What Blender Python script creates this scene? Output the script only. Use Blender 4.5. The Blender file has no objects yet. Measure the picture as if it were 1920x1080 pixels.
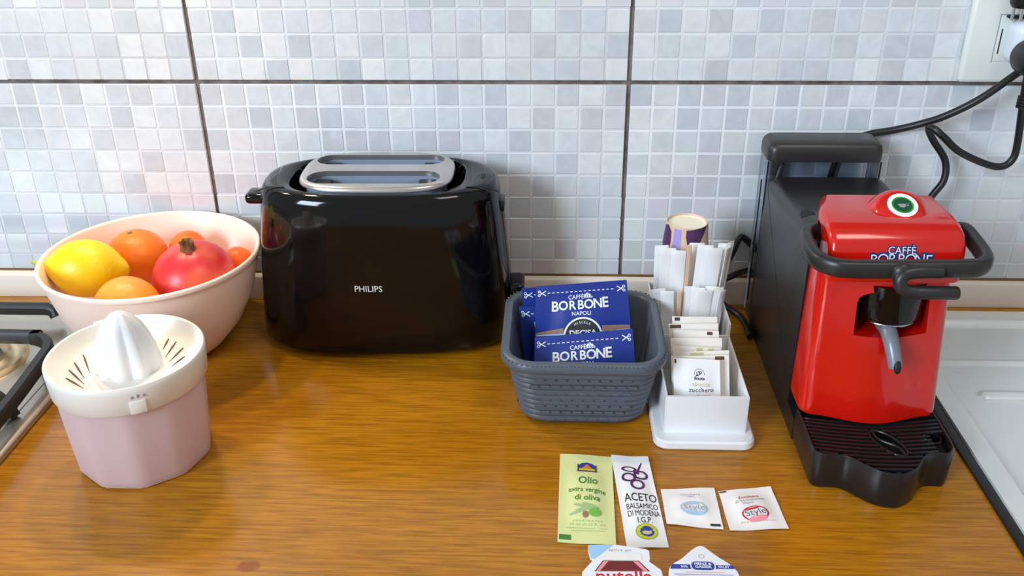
import bpy, bmesh, math, random
from mathutils import Vector, Matrix, Euler
random.seed(7)
PI = math.pi
sc = bpy.context.scene
col = sc.collection

# ------------------------------------------------------------------ camera
PITCH, YAW, ROLL = .473048, .046749, -.0102456
CAM = Vector((.372404, -.959015, .504582))
FPX = 1760.83
_f = Vector((-math.sin(YAW)*math.cos(PITCH), math.cos(YAW)*math.cos(PITCH), -math.sin(PITCH)))
_r = Vector((math.cos(YAW), math.sin(YAW), 0))
_u = _r.cross(_f)
_r2 = _r*math.cos(ROLL) + _u*math.sin(ROLL)
_u2 = _u*math.cos(ROLL) - _r*math.sin(ROLL)
cam_d = bpy.data.cameras.new('camera'); cam = bpy.data.objects.new('camera', cam_d); col.objects.link(cam)
cam.matrix_world = Matrix(((_r2.x, _u2.x, -_f.x, CAM.x), (_r2.y, _u2.y, -_f.y, CAM.y), (_r2.z, _u2.z, -_f.z, CAM.z), (0, 0, 0, 1)))
cam_d.sensor_width = 36; cam_d.lens = 36*FPX/1920; cam_d.clip_start = .01
sc.camera = cam

# ------------------------------------------------------------------ world, lights, exposure
wd = bpy.data.worlds.new('world'); sc.world = wd; wd.use_nodes = True
bg = wd.node_tree.nodes['Background']; bg.inputs[0].default_value = (.95, .975, 1.0, 1); bg.inputs[1].default_value = .36

def area_light(name, loc, target, sx, sy, power, color):
    l = bpy.data.lights.new(name, 'AREA'); l.shape = 'RECTANGLE'; l.size = sx; l.size_y = sy; l.energy = power; l.color = color
    o = bpy.data.objects.new(name, l); col.objects.link(o); o.location = loc
    o.rotation_euler = (Vector(target)-Vector(loc)).to_track_quat('-Z', 'Y').to_euler()
    return o
area_light('window_daylight', (-2.3, -3.3, 1.7), (.5, 0, .1), 1.2, 1.5, 140, (.72, .86, 1.0))
for lx in (-.17, -.01): area_light('cabinet_lamp', (lx, -.055, .53), (lx+.06, -.70, .12), .035, .03, 1.05, (1.0, .80, .54))
area_light('ceiling_lamp', (.9, -.9, 1.7), (.5, -.2, 0), .5, .5, 5, (1.0, .93, .82))

sc.view_settings.view_transform = 'Standard'; sc.view_settings.look = 'None'
sc.view_settings.gamma = 1; sc.view_settings.exposure = 0.28; sc.view_settings.use_curve_mapping = False
sc.cycles.use_denoising = True
sc.cycles.max_bounces = 8; sc.cycles.caustics_reflective = False; sc.cycles.caustics_refractive = False

# ------------------------------------------------------------------ materials
def lin(c):
    return tuple(((v/255)/12.92 if v/255 <= .04045 else ((v/255+.055)/1.055)**2.4) for v in c)
def mat(name, rgb, rough=.5, metal=0., spec=.5, coat=0., sss=0., emit=0., bump=None, noise=None, trans=0., coat_rough=.05):
    m = bpy.data.materials.new(name); m.use_nodes = True
    nt = m.node_tree; b = nt.nodes['Principled BSDF']
    c = (*lin(rgb), 1)
    b.inputs['Base Color'].default_value = c
    b.inputs['Roughness'].default_value = rough; b.inputs['Metallic'].default_value = metal
    b.inputs['Specular IOR Level'].default_value = spec
    b.inputs['Coat Weight'].default_value = coat; b.inputs['Coat Roughness'].default_value = coat_rough
    b.inputs['Transmission Weight'].default_value = trans
    if sss:
        b.inputs['Subsurface Weight'].default_value = sss; b.inputs['Subsurface Radius'].default_value = (.01, .007, .005)
    if emit:
        b.inputs['Emission Color'].default_value = c; b.inputs['Emission Strength'].default_value = emit
    if noise or bump:
        tc = nt.nodes.new('ShaderNodeTexCoord')
    if noise:      # (scale, second rgb, contrast lo, hi)
        n = nt.nodes.new('ShaderNodeTexNoise'); n.inputs['Scale'].default_value = noise[0]; n.inputs['Detail'].default_value = 5
        r = nt.nodes.new('ShaderNodeValToRGB')
        r.color_ramp.elements[0].position = noise[2]; r.color_ramp.elements[1].position = noise[3]
        r.color_ramp.elements[0].color = c; r.color_ramp.elements[1].color = (*lin(noise[1]), 1)
        nt.links.new(tc.outputs['Object'], n.inputs['Vector']); nt.links.new(n.outputs['Fac'], r.inputs['Fac'])
        nt.links.new(r.outputs['Color'], b.inputs['Base Color'])
    if bump:       # (scale, strength, distance)
        n2 = nt.nodes.new('ShaderNodeTexNoise'); n2.inputs['Scale'].default_value = bump[0]; n2.inputs['Detail'].default_value = 3
        bp = nt.nodes.new('ShaderNodeBump'); bp.inputs['Strength'].default_value = bump[1]; bp.inputs['Distance'].default_value = bump[2]
        nt.links.new(tc.outputs['Object'], n2.inputs['Vector']); nt.links.new(n2.outputs['Fac'], bp.inputs['Height'])
        nt.links.new(bp.outputs['Normal'], b.inputs['Normal'])
    return m

def wood_mat():
    m = bpy.data.materials.new('oak_laminate'); m.use_nodes = True; nt = m.node_tree; b = nt.nodes['Principled BSDF']
    N = nt.nodes.new; L = nt.links.new
    tc = N('ShaderNodeTexCoord')
    def streak(scale, sx, sy, detail, dist=0.):
        mp = N('ShaderNodeMapping'); mp.inputs['Scale'].default_value = (sx, sy, 1); L(tc.outputs['Object'], mp.inputs['Vector'])
        n = N('ShaderNodeTexNoise'); n.inputs['Scale'].default_value = scale; n.inputs['Detail'].default_value = detail
        n.inputs['Distortion'].default_value = dist; L(mp.outputs['Vector'], n.inputs['Vector']); return n
    big = streak(7, .35, 1.6, 3, .3); mid = streak(330, .055, 1.0, 3, .4); fine = streak(620, .05, 1.0, 2)
    r1 = N('ShaderNodeValToRGB'); e = r1.color_ramp.elements
    e[0].position = .30; e[0].color = (*lin((180, 116, 14)), 1); e[1].position = .72; e[1].color = (*lin((192, 130, 28)), 1)
    L(big.outputs['Fac'], r1.inputs['Fac'])
    def darken(fac_node, lo, hi, colr, prev, amount):
        r = N('ShaderNodeMapRange'); r.inputs[1].default_value = lo; r.inputs[2].default_value = hi
        r.inputs[3].default_value = amount; r.inputs[4].default_value = 0; L(fac_node.outputs['Fac'], r.inputs[0])
        x = N('ShaderNodeMix'); x.data_type = 'RGBA'; L(r.outputs[0], x.inputs[0]); L(prev, x.inputs[6]); x.inputs[7].default_value = (*lin(colr), 1)
        return x.outputs[2]
    c = darken(mid, .36, .60, (126, 76, 10), r1.outputs['Color'], .50)
    c = darken(fine, .34, .50, (108, 62, 10), c, .40)
    # old scorch mark worn into the surface near the front edge
    mp = N('ShaderNodeMapping'); mp.vector_type = 'POINT'; mp.inputs['Location'].default_value = (-.1475*80, .4365*130, 0); mp.inputs['Scale'].default_value = (80, 130, 0)
    L(tc.outputs['Object'], mp.inputs['Vector'])
    wob = N('ShaderNodeTexNoise'); wob.inputs['Scale'].default_value = 120; L(tc.outputs['Object'], wob.inputs['Vector'])
    ln = N('ShaderNodeVectorMath'); ln.operation = 'LENGTH'; L(mp.outputs['Vector'], ln.inputs[0])
    ad = N('ShaderNodeMath'); ad.operation = 'MULTIPLY_ADD'; L(wob.outputs['Fac'], ad.inputs[0]); ad.inputs[1].default_value = .8; L(ln.outputs['Value'], ad.inputs[2])
    mr = N('ShaderNodeMapRange'); mr.inputs[1].default_value = 1.0; mr.inputs[2].default_value = 1.25; mr.inputs[3].default_value = .85; mr.inputs[4].default_value = 0
    L(ad.outputs[0], mr.inputs[0])
    x = N('ShaderNodeMix'); x.data_type = 'RGBA'; L(mr.outputs[0], x.inputs[0]); L(c, x.inputs[6]); x.inputs[7].default_value = (*lin((140, 62, 18)), 1)
    L(x.outputs[2], b.inputs['Base Color'])
    b.inputs['Roughness'].default_value = .17; b.inputs['Specular IOR Level'].default_value = .42
    bp = N('ShaderNodeBump'); bp.inputs['Strength'].default_value = .06; bp.inputs['Distance'].default_value = .0004
    L(mid.outputs['Fac'], bp.inputs['Height']); L(bp.outputs['Normal'], b.inputs['Normal'])
    return m

def mosaic_mat():
    m = bpy.data.materials.new('mosaic_glaze'); m.use_nodes = True; nt = m.node_tree; b = nt.nodes['Principled BSDF']
    N = nt.nodes.new; L = nt.links.new
    oi = N('ShaderNodeObjectInfo'); at = N('ShaderNodeAttribute'); at.attribute_name = 'shade'
    geo = N('ShaderNodeNewGeometry')
    n = N('ShaderNodeTexNoise'); n.inputs['Scale'].default_value = 45; n.inputs['Detail'].default_value = 6; n.inputs['Distortion'].default_value = 1.5
    L(geo.outputs['Position'], n.inputs['Vector'])
    vein = N('ShaderNodeMapRange'); vein.inputs[1].default_value = .3; vein.inputs[2].default_value = .7; vein.inputs[3].default_value = .93; vein.inputs[4].default_value = 1.05
    L(n.outputs['Fac'], vein.inputs[0])
    mx = N('ShaderNodeMix'); mx.data_type = 'RGBA'; mx.blend_type = 'MULTIPLY'; mx.inputs[0].default_value = 1
    L(oi.outputs['Color'], mx.inputs[6]); L(vein.outputs[0], mx.inputs[7]); L(mx.outputs[2], b.inputs['Base Color'])
    b.inputs['Roughness'].default_value = .16; b.inputs['Specular IOR Level'].default_value = .45
    return m

def smoked_mat():
    m = bpy.data.materials.new('smoked_plastic'); m.use_nodes = True; nt = m.node_tree
    for n in list(nt.nodes):
        if n.type != 'OUTPUT_MATERIAL': nt.nodes.remove(n)
    out = [n for n in nt.nodes if n.type == 'OUTPUT_MATERIAL'][0]
    t = nt.nodes.new('ShaderNodeBsdfTransparent'); t.inputs[0].default_value = (.80, .84, .90, 1)
    g = nt.nodes.new('ShaderNodeBsdfGlossy'); g.inputs['Roughness'].default_value = .08
    fr = nt.nodes.new('ShaderNodeFresnel'); fr.inputs[0].default_value = 1.45
    mx = nt.nodes.new('ShaderNodeMixShader')
    nt.links.new(fr.outputs[0], mx.inputs[0]); nt.links.new(t.outputs[0], mx.inputs[1]); nt.links.new(g.outputs[0], mx.inputs[2]); nt.links.new(mx.outputs[0], out.inputs[0])
    return m

def frosted_mat():
    m = bpy.data.materials.new('frosted_plastic'); m.use_nodes = True; nt = m.node_tree; b = nt.nodes['Principled BSDF']
    b.inputs['Base Color'].default_value = (*lin((244, 226, 228)), 1); b.inputs['Roughness'].default_value = .35
    tr = nt.nodes.new('ShaderNodeBsdfTranslucent'); tr.inputs[0].default_value = (*lin((250, 230, 232)), 1)
    tp = nt.nodes.new('ShaderNodeBsdfTransparent'); tp.inputs[0].default_value = (.95, .9, .9, 1)
    m1 = nt.nodes.new('ShaderNodeMixShader'); m1.inputs[0].default_value = .35
    m2 = nt.nodes.new('ShaderNodeMixShader'); m2.inputs[0].default_value = .22
    out = [n for n in nt.nodes if n.type == 'OUTPUT_MATERIAL'][0]
    nt.links.new(b.outputs[0], m1.inputs[1]); nt.links.new(tr.outputs[0], m1.inputs[2])
    nt.links.new(m1.outputs[0], m2.inputs[1]); nt.links.new(tp.outputs[0], m2.inputs[2]); nt.links.new(m2.outputs[0], out.inputs[0])
    return m

M = dict(
    wood=wood_mat(), mosaic=mosaic_mat(), smoked=smoked_mat(), frosted=frosted_mat(),
    tile_line=mat('tile_white_line', (224, 227, 230), .2),
    joint=mat('dark_grout', (128, 118, 112), .85, noise=(70, (88, 78, 72), .35, .65)),
    rail=mat('rail_white', (232, 221, 208), .45),
    rail_brown=mat('rail_brown', (120, 84, 40), .5),
    black_gloss=mat('black_gloss', (9, 9, 10), .08, spec=.38),
    black_body=mat('black_satin', (26, 26, 28), .30),
    black_matte=mat('black_matte', (20, 20, 21), .5),
    black_lid=mat('charcoal_lid', (44, 42, 42), .36),
    black_rubber=mat('black_rubber', (22, 22, 23), .4),
    handle=mat('handle_charcoal', (37, 37, 37), .38),
    void=mat('dark_recess', (8, 8, 8), .6),
    chrome=mat('brushed_aluminium', (205, 200, 196), .28, metal=.9),
    steel=mat('steel', (236, 239, 237), .28, metal=.45, bump=(40, .03, .002)),
    steel_hob=mat('hob_steel', (176, 166, 152), .3, metal=.7, bump=(50, .03, .002)),
    steel_liner=mat('slot_steel', (142, 154, 176), .45),
    wire=mat('guide_wire', (190, 186, 180), .25, metal=1.),
    red=mat('red_gloss', (205, 22, 8), .18, coat=.4),
    spout=mat('spout_grey', (126, 132, 144), .32, metal=.15),
    silver=mat('silver', (200, 202, 206), .2, metal=1.),
    white=mat('white_plastic', (230, 232, 235), .3, sss=.05),
    cream=mat('cream_plastic', (236, 232, 224), .32),
    cup_cream=mat('cup_cream', (246, 238, 214), .55),
    bowl=mat('pink_plastic', (252, 226, 212), .38, sss=.3),
    basket=mat('slate_plastic', (82, 91, 103), .40),
    paper=mat('paper_white', (243, 242, 242), .6), paper_warm=mat('paper_cream', (244, 238, 228), .6),
    paper_blue=mat('sachet_film', (240, 243, 246), .4),
    packet=mat('blue_foil', (30, 52, 140), .33), packet_edge=mat('foil_edge', (120, 140, 175), .4),
    ink_white=mat('ink_white', (236, 240, 246), .5), ink_dark=mat('ink_dark', (58, 54, 60), .6),
    ink_grey=mat('ink_grey', (150, 152, 156), .6), ink_brown=mat('ink_brown', (96, 66, 60), .6),
    ink_tan=mat('ink_tan', (150, 118, 96), .6), ink_black=mat('ink_charcoal', (52, 50, 52), .5),
    ink_purple=mat('ink_purple', (84, 38, 92), .5), ink_green=mat('ink_green', (62, 134, 52), .5),
    ink_leaf=mat('ink_leaf', (166, 196, 140), .5), ink_olive=mat('ink_olive', (120, 186, 74), .5),
    ink_blue=mat('ink_blue', (46, 66, 160), .5), ink_orange=mat('ink_orange', (226, 122, 54), .5),
    ink_yellow=mat('ink_yellow', (206, 206, 44), .5), ink_red=mat('ink_red', (206, 40, 52), .5),
    ink_pink=mat('ink_pink', (240, 150, 160), .5), ink_sky=mat('ink_sky', (168, 206, 238), .5),
    ink_choc=mat('ink_chocolate', (112, 36, 32), .45), ink_gold=mat('ink_gold', (206, 198, 150), .5), ink_lav=mat('ink_lavender', (150, 150, 206), .5),
    green_paper=mat('pale_green_film', (222, 230, 164), .4),
    lid_white=mat('lid_foil', (236, 240, 248), .35), lid_blue=mat('lid_blue', (160, 206, 244), .4),
    tub=mat('tub_plastic', (240, 240, 240), .4),
    lemon=mat('lemon_peel', (244, 214, 12), .38, sss=.1, bump=(160, .25, .002), noise=(14, (226, 196, 8), .45, .75)),
    orange=mat('orange_peel', (244, 128, 26), .4, sss=.1, bump=(170, .25, .002)),
    orange_pale=mat('pale_orange_peel', (250, 158, 54), .4, sss=.1, bump=(170, .25, .002)),
    clementine=mat('clementine_peel', (240, 108, 14), .38, sss=.1, bump=(150, .25, .002)),
    pomegranate=mat('pomegranate_skin', (204, 44, 52), .36, bump=(40, .08, .003), noise=(22, (232, 112, 66), .46, .74)),
    pome_crown=mat('pomegranate_crown', (128, 82, 40), .8), pome_dark=mat('crown_inside', (64, 34, 22), .8),
    stalk=mat('green_stalk', (180, 190, 60), .6), scar=mat('fruit_scar', (120, 96, 40), .8),
    lettering=mat('silver_lettering', (205, 205, 205), .4), logo_blue=mat('logo_blue', (34, 52, 120), .4),
    button=mat('button_green', (12, 84, 48), .3), ring=mat('lit_ring', (236, 255, 232), .3, emit=1.1), ring_green=mat('ring_green', (40, 150, 60), .3, emit=.15),
    socket=mat('socket_plastic', (226, 230, 224), .35), adapter=mat('adapter_white', (222, 230, 240), .35),
    beige=mat('cup_beige', (222, 190, 166), .5), cup_lav=mat('cup_lavender', (160, 150, 214), .5), cup_violet=mat('cup_violet', (84, 50, 92), .45),
    birch=mat('birch_wood', (226, 190, 158), .6), slit=mat('juicer_slit', (120, 82, 76), .7),
    burner=mat('burner_gold_glint', (214, 190, 150), .3, metal=.8),  # golden reflection in the steel, put into the burner's colour
)

# ------------------------------------------------------------------ object helpers
def wmat(o):
    m = Matrix.Identity(4)
    while o is not None:
        m = o.matrix_basis @ m; o = o.parent
    return m
def tag(o, label=None, cat=None, group=None, kind=None):
    if label: o['label'] = label
    if cat: o['category'] = cat
    if group: o['group'] = group
    if kind: o['kind'] = kind
    return o
def thing(name, loc, label, cat, group=None, rotz=0.):
    o = bpy.data.objects.new(name, None); col.objects.link(o); o.empty_display_size = .02
    o.location = loc; o.rotation_euler = (0, 0, rotz)
    return tag(o, label, cat, group)
def finish(me, sharp=35):
    me.polygons.foreach_set('use_smooth', [True]*len(me.polygons))
    me.set_sharp_from_angle(angle=math.radians(sharp)); me.update()
def part(name, bm, m, parent=None, world=False, label=None, sharp=35, kind=None, origin=None):
    """link a bmesh as one mesh object; world=True: coordinates are world ones"""
    if world and parent is not None:
        bm.transform(wmat(parent).inverted())
    bmesh.ops.recalc_face_normals(bm, faces=bm.faces)
    me = bpy.data.meshes.new(name); bm.to_mesh(me); bm.free()
    for mm in (m if isinstance(m, (list, tuple)) else [m]): me.materials.append(M[mm])
    finish(me, sharp)
    o = bpy.data.objects.new(name, me); col.objects.link(o)
    if parent is not None: o.parent = parent
    elif origin is not None:
        me.transform(Matrix.Translation(-Vector(origin))); o.location = origin
    if label: o['label'] = label
    if kind: o['kind'] = kind
    return o
def B(): return bmesh.new()
def box(bm, x0, x1, y0, y1, z0, z1, r=0., seg=3):
    t = bmesh.new(); bmesh.ops.create_cube(t, size=1)
    bmesh.ops.scale(t, vec=(x1-x0, y1-y0, z1-z0), verts=t.verts)
    bmesh.ops.translate(t, vec=((x0+x1)/2, (y0+y1)/2, (z0+z1)/2), verts=t.verts)
    if r: bmesh.ops.bevel(t, geom=t.edges[:], offset=r, segments=seg, profile=.5, affect='EDGES')
    merge(bm, t); return bm
def merge(bm, t, mtx=None, mi=None):
    if mtx is not None: t.transform(mtx)
    if mi is not None:
        for f in t.faces: f.material_index = mi
    me = bpy.data.meshes.new('tmp'); t.to_mesh(me); t.free(); bm.from_mesh(me); bpy.data.meshes.remove(me)
def loft(bm, rings, caps=(True, True), mi=0, close=False):
    vr = [[bm.verts.new(p) for p in r] for r in rings]; n = len(vr[0])
    prs = list(zip(vr, vr[1:])) + ([(vr[-1], vr[0])] if close else [])
    for a, b in prs:
        for i in range(n):
            f = bm.faces.new((a[i], a[(i+1) % n], b[(i+1) % n], b[i])); f.material_index = mi
    if caps[0] and not close: bm.faces.new(vr[0][::-1]).material_index = mi
    if caps[1] and not close: bm.faces.new(vr[-1]).material_index = mi
    return bm
def lathe(bm, prof, cx=0, cy=0, n=48, caps=(False, False), mod=None, mi=0):
    rings = []
    for r, z in prof:
        rings.append([(cx+(r*(mod(i/n, r, z) if mod else 1))*math.cos(2*PI*i/n), cy+(r*(mod(i/n, r, z) if mod else 1))*math.sin(2*PI*i/n), z) for i in range(n)])
    return loft(bm, rings, caps, mi)
def prism(bm, pts, z0, z1, bevel=0., seg=3, axis='z', mi=0):
    """extrude an outline; axis z: pts (x,y); axis x: pts (y,z), z0..z1 are x; axis y: pts (x,z), z0..z1 are y"""
    t = bmesh.new()
    def P(a, b, c):
        return (a, b, c) if axis == 'z' else ((c, a, b) if axis == 'x' else (a, c, b))
    loft(t, [[P(a, b, z0) for a, b in pts], [P(a, b, z1) for a, b in pts]])
    bmesh.ops.recalc_face_normals(t, faces=t.faces)
    if bevel:
        k = {'z': 2, 'x': 0, 'y': 1}[axis]
        caps = [f for f in t.faces if abs(f.normal[k]) > .99 and len(f.verts) == len(pts)]
        es = list({e for f in caps for e in f.edges})
        bmesh.ops.bevel(t, geom=es, offset=bevel, segments=seg, profile=.5, affect='EDGES')
    merge(bm, t, mi=mi); return bm
def rrect(x0, x1, y0, y1, r, n=6):
    out = []
    for cx, cy, a in ((x1-r, y1-r, 0), (x0+r, y1-r, 90), (x0+r, y0+r, 180), (x1-r, y0+r, 270)):
        for k in range(n+1):
            t = math.radians(a+90*k/n); out.append((cx+r*math.cos(t), cy+r*math.sin(t)))
    return out
def superell(cx, cy, a, b, n, N=64):
    out = []
    for i in range(N):
        t = 2*PI*i/N; c, s = math.cos(t), math.sin(t)
        out.append((cx+a*math.copysign(abs(c)**(2/n), c), cy+b*math.copysign(abs(s)**(2/n), s)))
    return out
def catmull(pts, k=8, closed=False):
    pts = [Vector(p) for p in pts]; n = len(pts); out = []
    for i in range(n if closed else n-1):
        if closed: p0, p1, p2, p3 = (pts[(i+j-1) % n] for j in range(4))
        else: p0, p1, p2, p3 = pts[max(i-1, 0)], pts[i], pts[i+1], pts[min(i+2, n-1)]
        for j in range(k):
            t = j/k
            out.append(.5*((2*p1)+(-p0+p2)*t+(2*p0-5*p1+4*p2-p3)*t*t+(-p0+3*p1-3*p2+p3)*t**3))
    if not closed: out.append(pts[-1])
    return out
def tube(bm, path, r, n=12, prof=None, closed=False, up=None):
    """sweep a circle (or a list of (u,v) offsets) along a path; r may be a function of 0..1"""
    path = [Vector(p) for p in path]; m = len(path); rings = []; nrm = None
    for i, p in enumerate(path):
        if closed: t = (path[(i+1) % m]-path[i-1]).normalized()
        else: t = (path[min(i+1, m-1)]-path[max(i-1, 0)]).normalized()
        if nrm is None:
            ref = Vector(up) if up is not None else (Vector((0, 0, 1)) if abs(t.z) < .9 else Vector((1, 0, 0)))
            nrm = (ref-t*ref.dot(t)).normalized()
        elif up is not None: nrm = (Vector(up)-t*Vector(up).dot(t)).normalized()
        else: nrm = (nrm-t*nrm.dot(t)).normalized()
        bi = t.cross(nrm); rr = r(i/max(1, m-1)) if callable(r) else r
        if prof: rings.append([p+nrm*(v*rr)+bi*(u*rr) for u, v in prof])
        else: rings.append([p+nrm*(rr*math.cos(2*PI*k/n))+bi*(rr*math.sin(2*PI*k/n)) for k in range(n)])
    return loft(bm, rings, close=closed)
def bm_boolean(a, b, solver='EXACT'):
    """a minus b"""
    obs = []
    for t in (a, b):
        bmesh.ops.recalc_face_normals(t, faces=t.faces)
        me = bpy.data.meshes.new('tmp'); t.to_mesh(me); t.free(); o = bpy.data.objects.new('tmp', me); col.objects.link(o); obs.append(o)
    md = obs[0].modifiers.new('b', 'BOOLEAN'); md.object = obs[1]; md.operation = 'DIFFERENCE'; md.solver = solver
    me = bpy.data.meshes.new_from_object(obs[0].evaluated_get(bpy.context.evaluated_depsgraph_get()))
    out = bmesh.new(); out.from_mesh(me); bpy.data.meshes.remove(me)
    for o in obs:
        d = o.data; bpy.data.objects.remove(o); bpy.data.meshes.remove(d)
    return out
def text_bm(body, size, cx=0., cy=0., rot=0., bold=0., sx=1., space=1., align='CENTER', shear=0.):
    cu = bpy.data.curves.new('txt', 'FONT'); cu.body = body; cu.size = size; cu.align_x = align; cu.align_y = 'CENTER'
    cu.offset = bold*size; cu.space_character = space; cu.resolution_u = 3; cu.fill_mode = 'FRONT'; cu.shear = shear
    o = bpy.data.objects.new('txt', cu); col.objects.link(o)
    me = bpy.data.meshes.new_from_object(o.evaluated_get(bpy.context.evaluated_depsgraph_get()))
    bpy.data.objects.remove(o); bpy.data.curves.remove(cu)
    bm = bmesh.new(); bm.from_mesh(me); bpy.data.meshes.remove(me)
    bm.transform(Matrix.Translation((cx, cy, 0)) @ Matrix.Rotation(rot, 4, 'Z') @ Matrix.Diagonal((sx, 1, 1, 1)))
    return bm
def poly_bm(*polys):
    bm = bmesh.new()
    for pts in polys:
        f = bm.faces.new([bm.verts.new((x, y, 0)) for x, y in pts])
    bmesh.ops.triangulate(bm, faces=bm.faces)
    return bm
def ring_bm(cx, cy, r0, r1, n=40, ex=1., a0=0, a1=2*PI):
    bm = bmesh.new(); full = abs(a1-a0-2*PI) < 1e-6
    A = [a0+(a1-a0)*i/n for i in range(n+(0 if full else 1))]
    vi = [bm.verts.new((cx+ex*r0*math.cos(t), cy+r0*math.sin(t), 0)) for t in A]; vo = [bm.verts.new((cx+ex*r1*math.cos(t), cy+r1*math.sin(t), 0)) for t in A]
    for i in range(len(A)-(0 if full else 1)):
        j = (i+1) % len(A); bm.faces.new((vi[i], vo[i], vo[j], vi[j]))
    return bm
def ell(cx, cy, a, b, rot=0, n=28):
    return [(cx+a*math.cos(t)*math.cos(rot)-b*math.sin(t)*math.sin(rot), cy+a*math.cos(t)*math.sin(rot)+b*math.sin(t)*math.cos(rot)) for t in (2*PI*i/n for i in range(n))]
def rc(x0, x1, y0, y1): return [(x0, y0), (x1, y0), (x1, y1), (x0, y1)]

class Sheet:
    """a thin packet, sachet or label given by four world corners TL,TR,BR,BL; its prints follow its own bulging surface"""
    def __init__(s, name, corners, m, bulge, thick=.0008, margin=.10, wave=.0, label=None, cat=None, group=None, back=True, seed=0, edge_in=0.):
        TL, TR, BR, BL = (Vector(c) for c in corners)
        c = (TL+TR+BR+BL)/4; ex = ((TR+BR)-(TL+BL)).normalized(); ey = ((TL+TR)-(BL+BR)); ey = (ey-ex*ey.dot(ex)).normalized(); ez = ex.cross(ey)
        s.q = [Vector(((p-c).dot(ex), (p-c).dot(ey), (p-c).dot(ez))) for p in (TL, TR, BR, BL)]
        s.bulge, s.margin, s.wave, s.thick, s.seed = bulge, margin, wave, thick, seed
        s.w = ((TR-TL).length+(BR-BL).length)/2; s.h = ((TL-BL).length+(TR-BR).length)/2
        bm = bmesh.new(); NU, NV = 18, 18
        def grid(sgn):
            return [[bm.verts.new(s.at(i/NU-.5, j/NV-.5, sgn)) for i in range(NU+1)] for j in range(NV+1)]
        g1 = grid(1); g0 = grid(-1)
        for j in range(NV):
            for i in range(NU):
                bm.faces.new((g1[j][i], g1[j][i+1], g1[j+1][i+1], g1[j+1][i])); bm.faces.new((g0[j][i], g0[j+1][i], g0[j+1][i+1], g0[j][i+1]))
        for i in range(NU):
            bm.faces.new((g0[0][i], g0[0][i+1], g1[0][i+1], g1[0][i])); bm.faces.new((g0[NV][i+1], g0[NV][i], g1[NV][i], g1[NV][i+1]))
            bm.faces.new((g0[i+1][0], g0[i][0], g1[i][0], g1[i+1][0])); bm.faces.new((g0[i][NU], g0[i+1][NU], g1[i+1][NU], g1[i][NU]))
        s.o = part(name, bm, m)
        s.o.matrix_world = Matrix(((ex.x, ey.x, ez.x, c.x), (ex.y, ey.y, ez.y, c.y), (ex.z, ey.z, ez.z, c.z), (0, 0, 0, 1)))
        tag(s.o, label, cat, group)
    def at(s, u, v, sgn=1, lift=0.):
        TL, TR, BR, BL = s.q
        p = BL.lerp(BR, u+.5).lerp(TL.lerp(TR, u+.5), v+.5).copy()
        def k(a):
            d = (.5-abs(a))/.5; d = max(0, (d-s.margin*2)/(1-s.margin*2)); d = min(1, d*1.6); return d*d*(3-2*d)
        b = s.bulge*k(u)*k(v)
        wv = s.wave*(math.sin(7*u+3*v+s.seed)+.6*math.sin(11*v-5*u+2*s.seed))
        p.z += (s.thick*.5+b+lift if sgn > 0 else -s.thick*.5-(b*.3 if s.bulge else 0)) + wv
        return p
    def print(s, name, bm, m, label=None, lift=.00025, cut=0, under=None):
        """bm in sheet units: x,y in metres from the centre"""
        if cut:
            bmesh.ops.subdivide_edges(bm, edges=bm.edges[:], cuts=cut, use_grid_fill=True)
        for v in bm.verts: v.co = s.at(v.co.x/s.w, v.co.y/s.h, 1, lift)
        return part(name, bm, m, under or s.o, label=label)

# ------------------------------------------------------------------ room shell
floor_bm = B(); box(floor_bm, -2.2, 2.6, -3.2, .0, -.95, -.90)
tag(part('floor', floor_bm, 'rail_brown'), kind='structure')

# back wall: grout backing > six ceramic tiles > their mosaic squares
wb = B(); box(wb, -2.2, 2.6, .0005, .06, -.9, 1.6)
wall = tag(part('wall_back', wb, 'joint'), kind='structure')
TW, TH, J = .45, .25, .252
SQ = .025
def proj(p):
    d = Vector(p)-CAM; z = d.dot(_f); return 960+FPX*d.dot(_r2)/z, 540-FPX*d.dot(_u2)/z
hidden = [(500, 300, 930, 660), (130, 420, 480, 600), (1440, 250, 1660, 600), (1550, 360, 1800, 700), (-999, 505, 2900, 2000)]
sq_bm = B(); box(sq_bm, -.0113, .0113, -.0005, .001, -.0113, .0113, .0004, 1)
bmesh.ops.delete(sq_bm, geom=[f for f in sq_bm.faces if f.normal.y > .9], context='FACES')
sq_me = bpy.data.meshes.new('mosaic_square'); sq_bm.to_mesh(sq_me); sq_me.materials.append(M['mosaic']); finish(sq_me)
SHADES = {'L': [(224, 228, 231), (220, 225, 229), (225, 227, 229)], 'M': [(214, 219, 223), (212, 217, 222), (216, 218, 221)], 'D': [(203, 208, 214), (199, 205, 211), (205, 207, 212)]}
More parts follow.
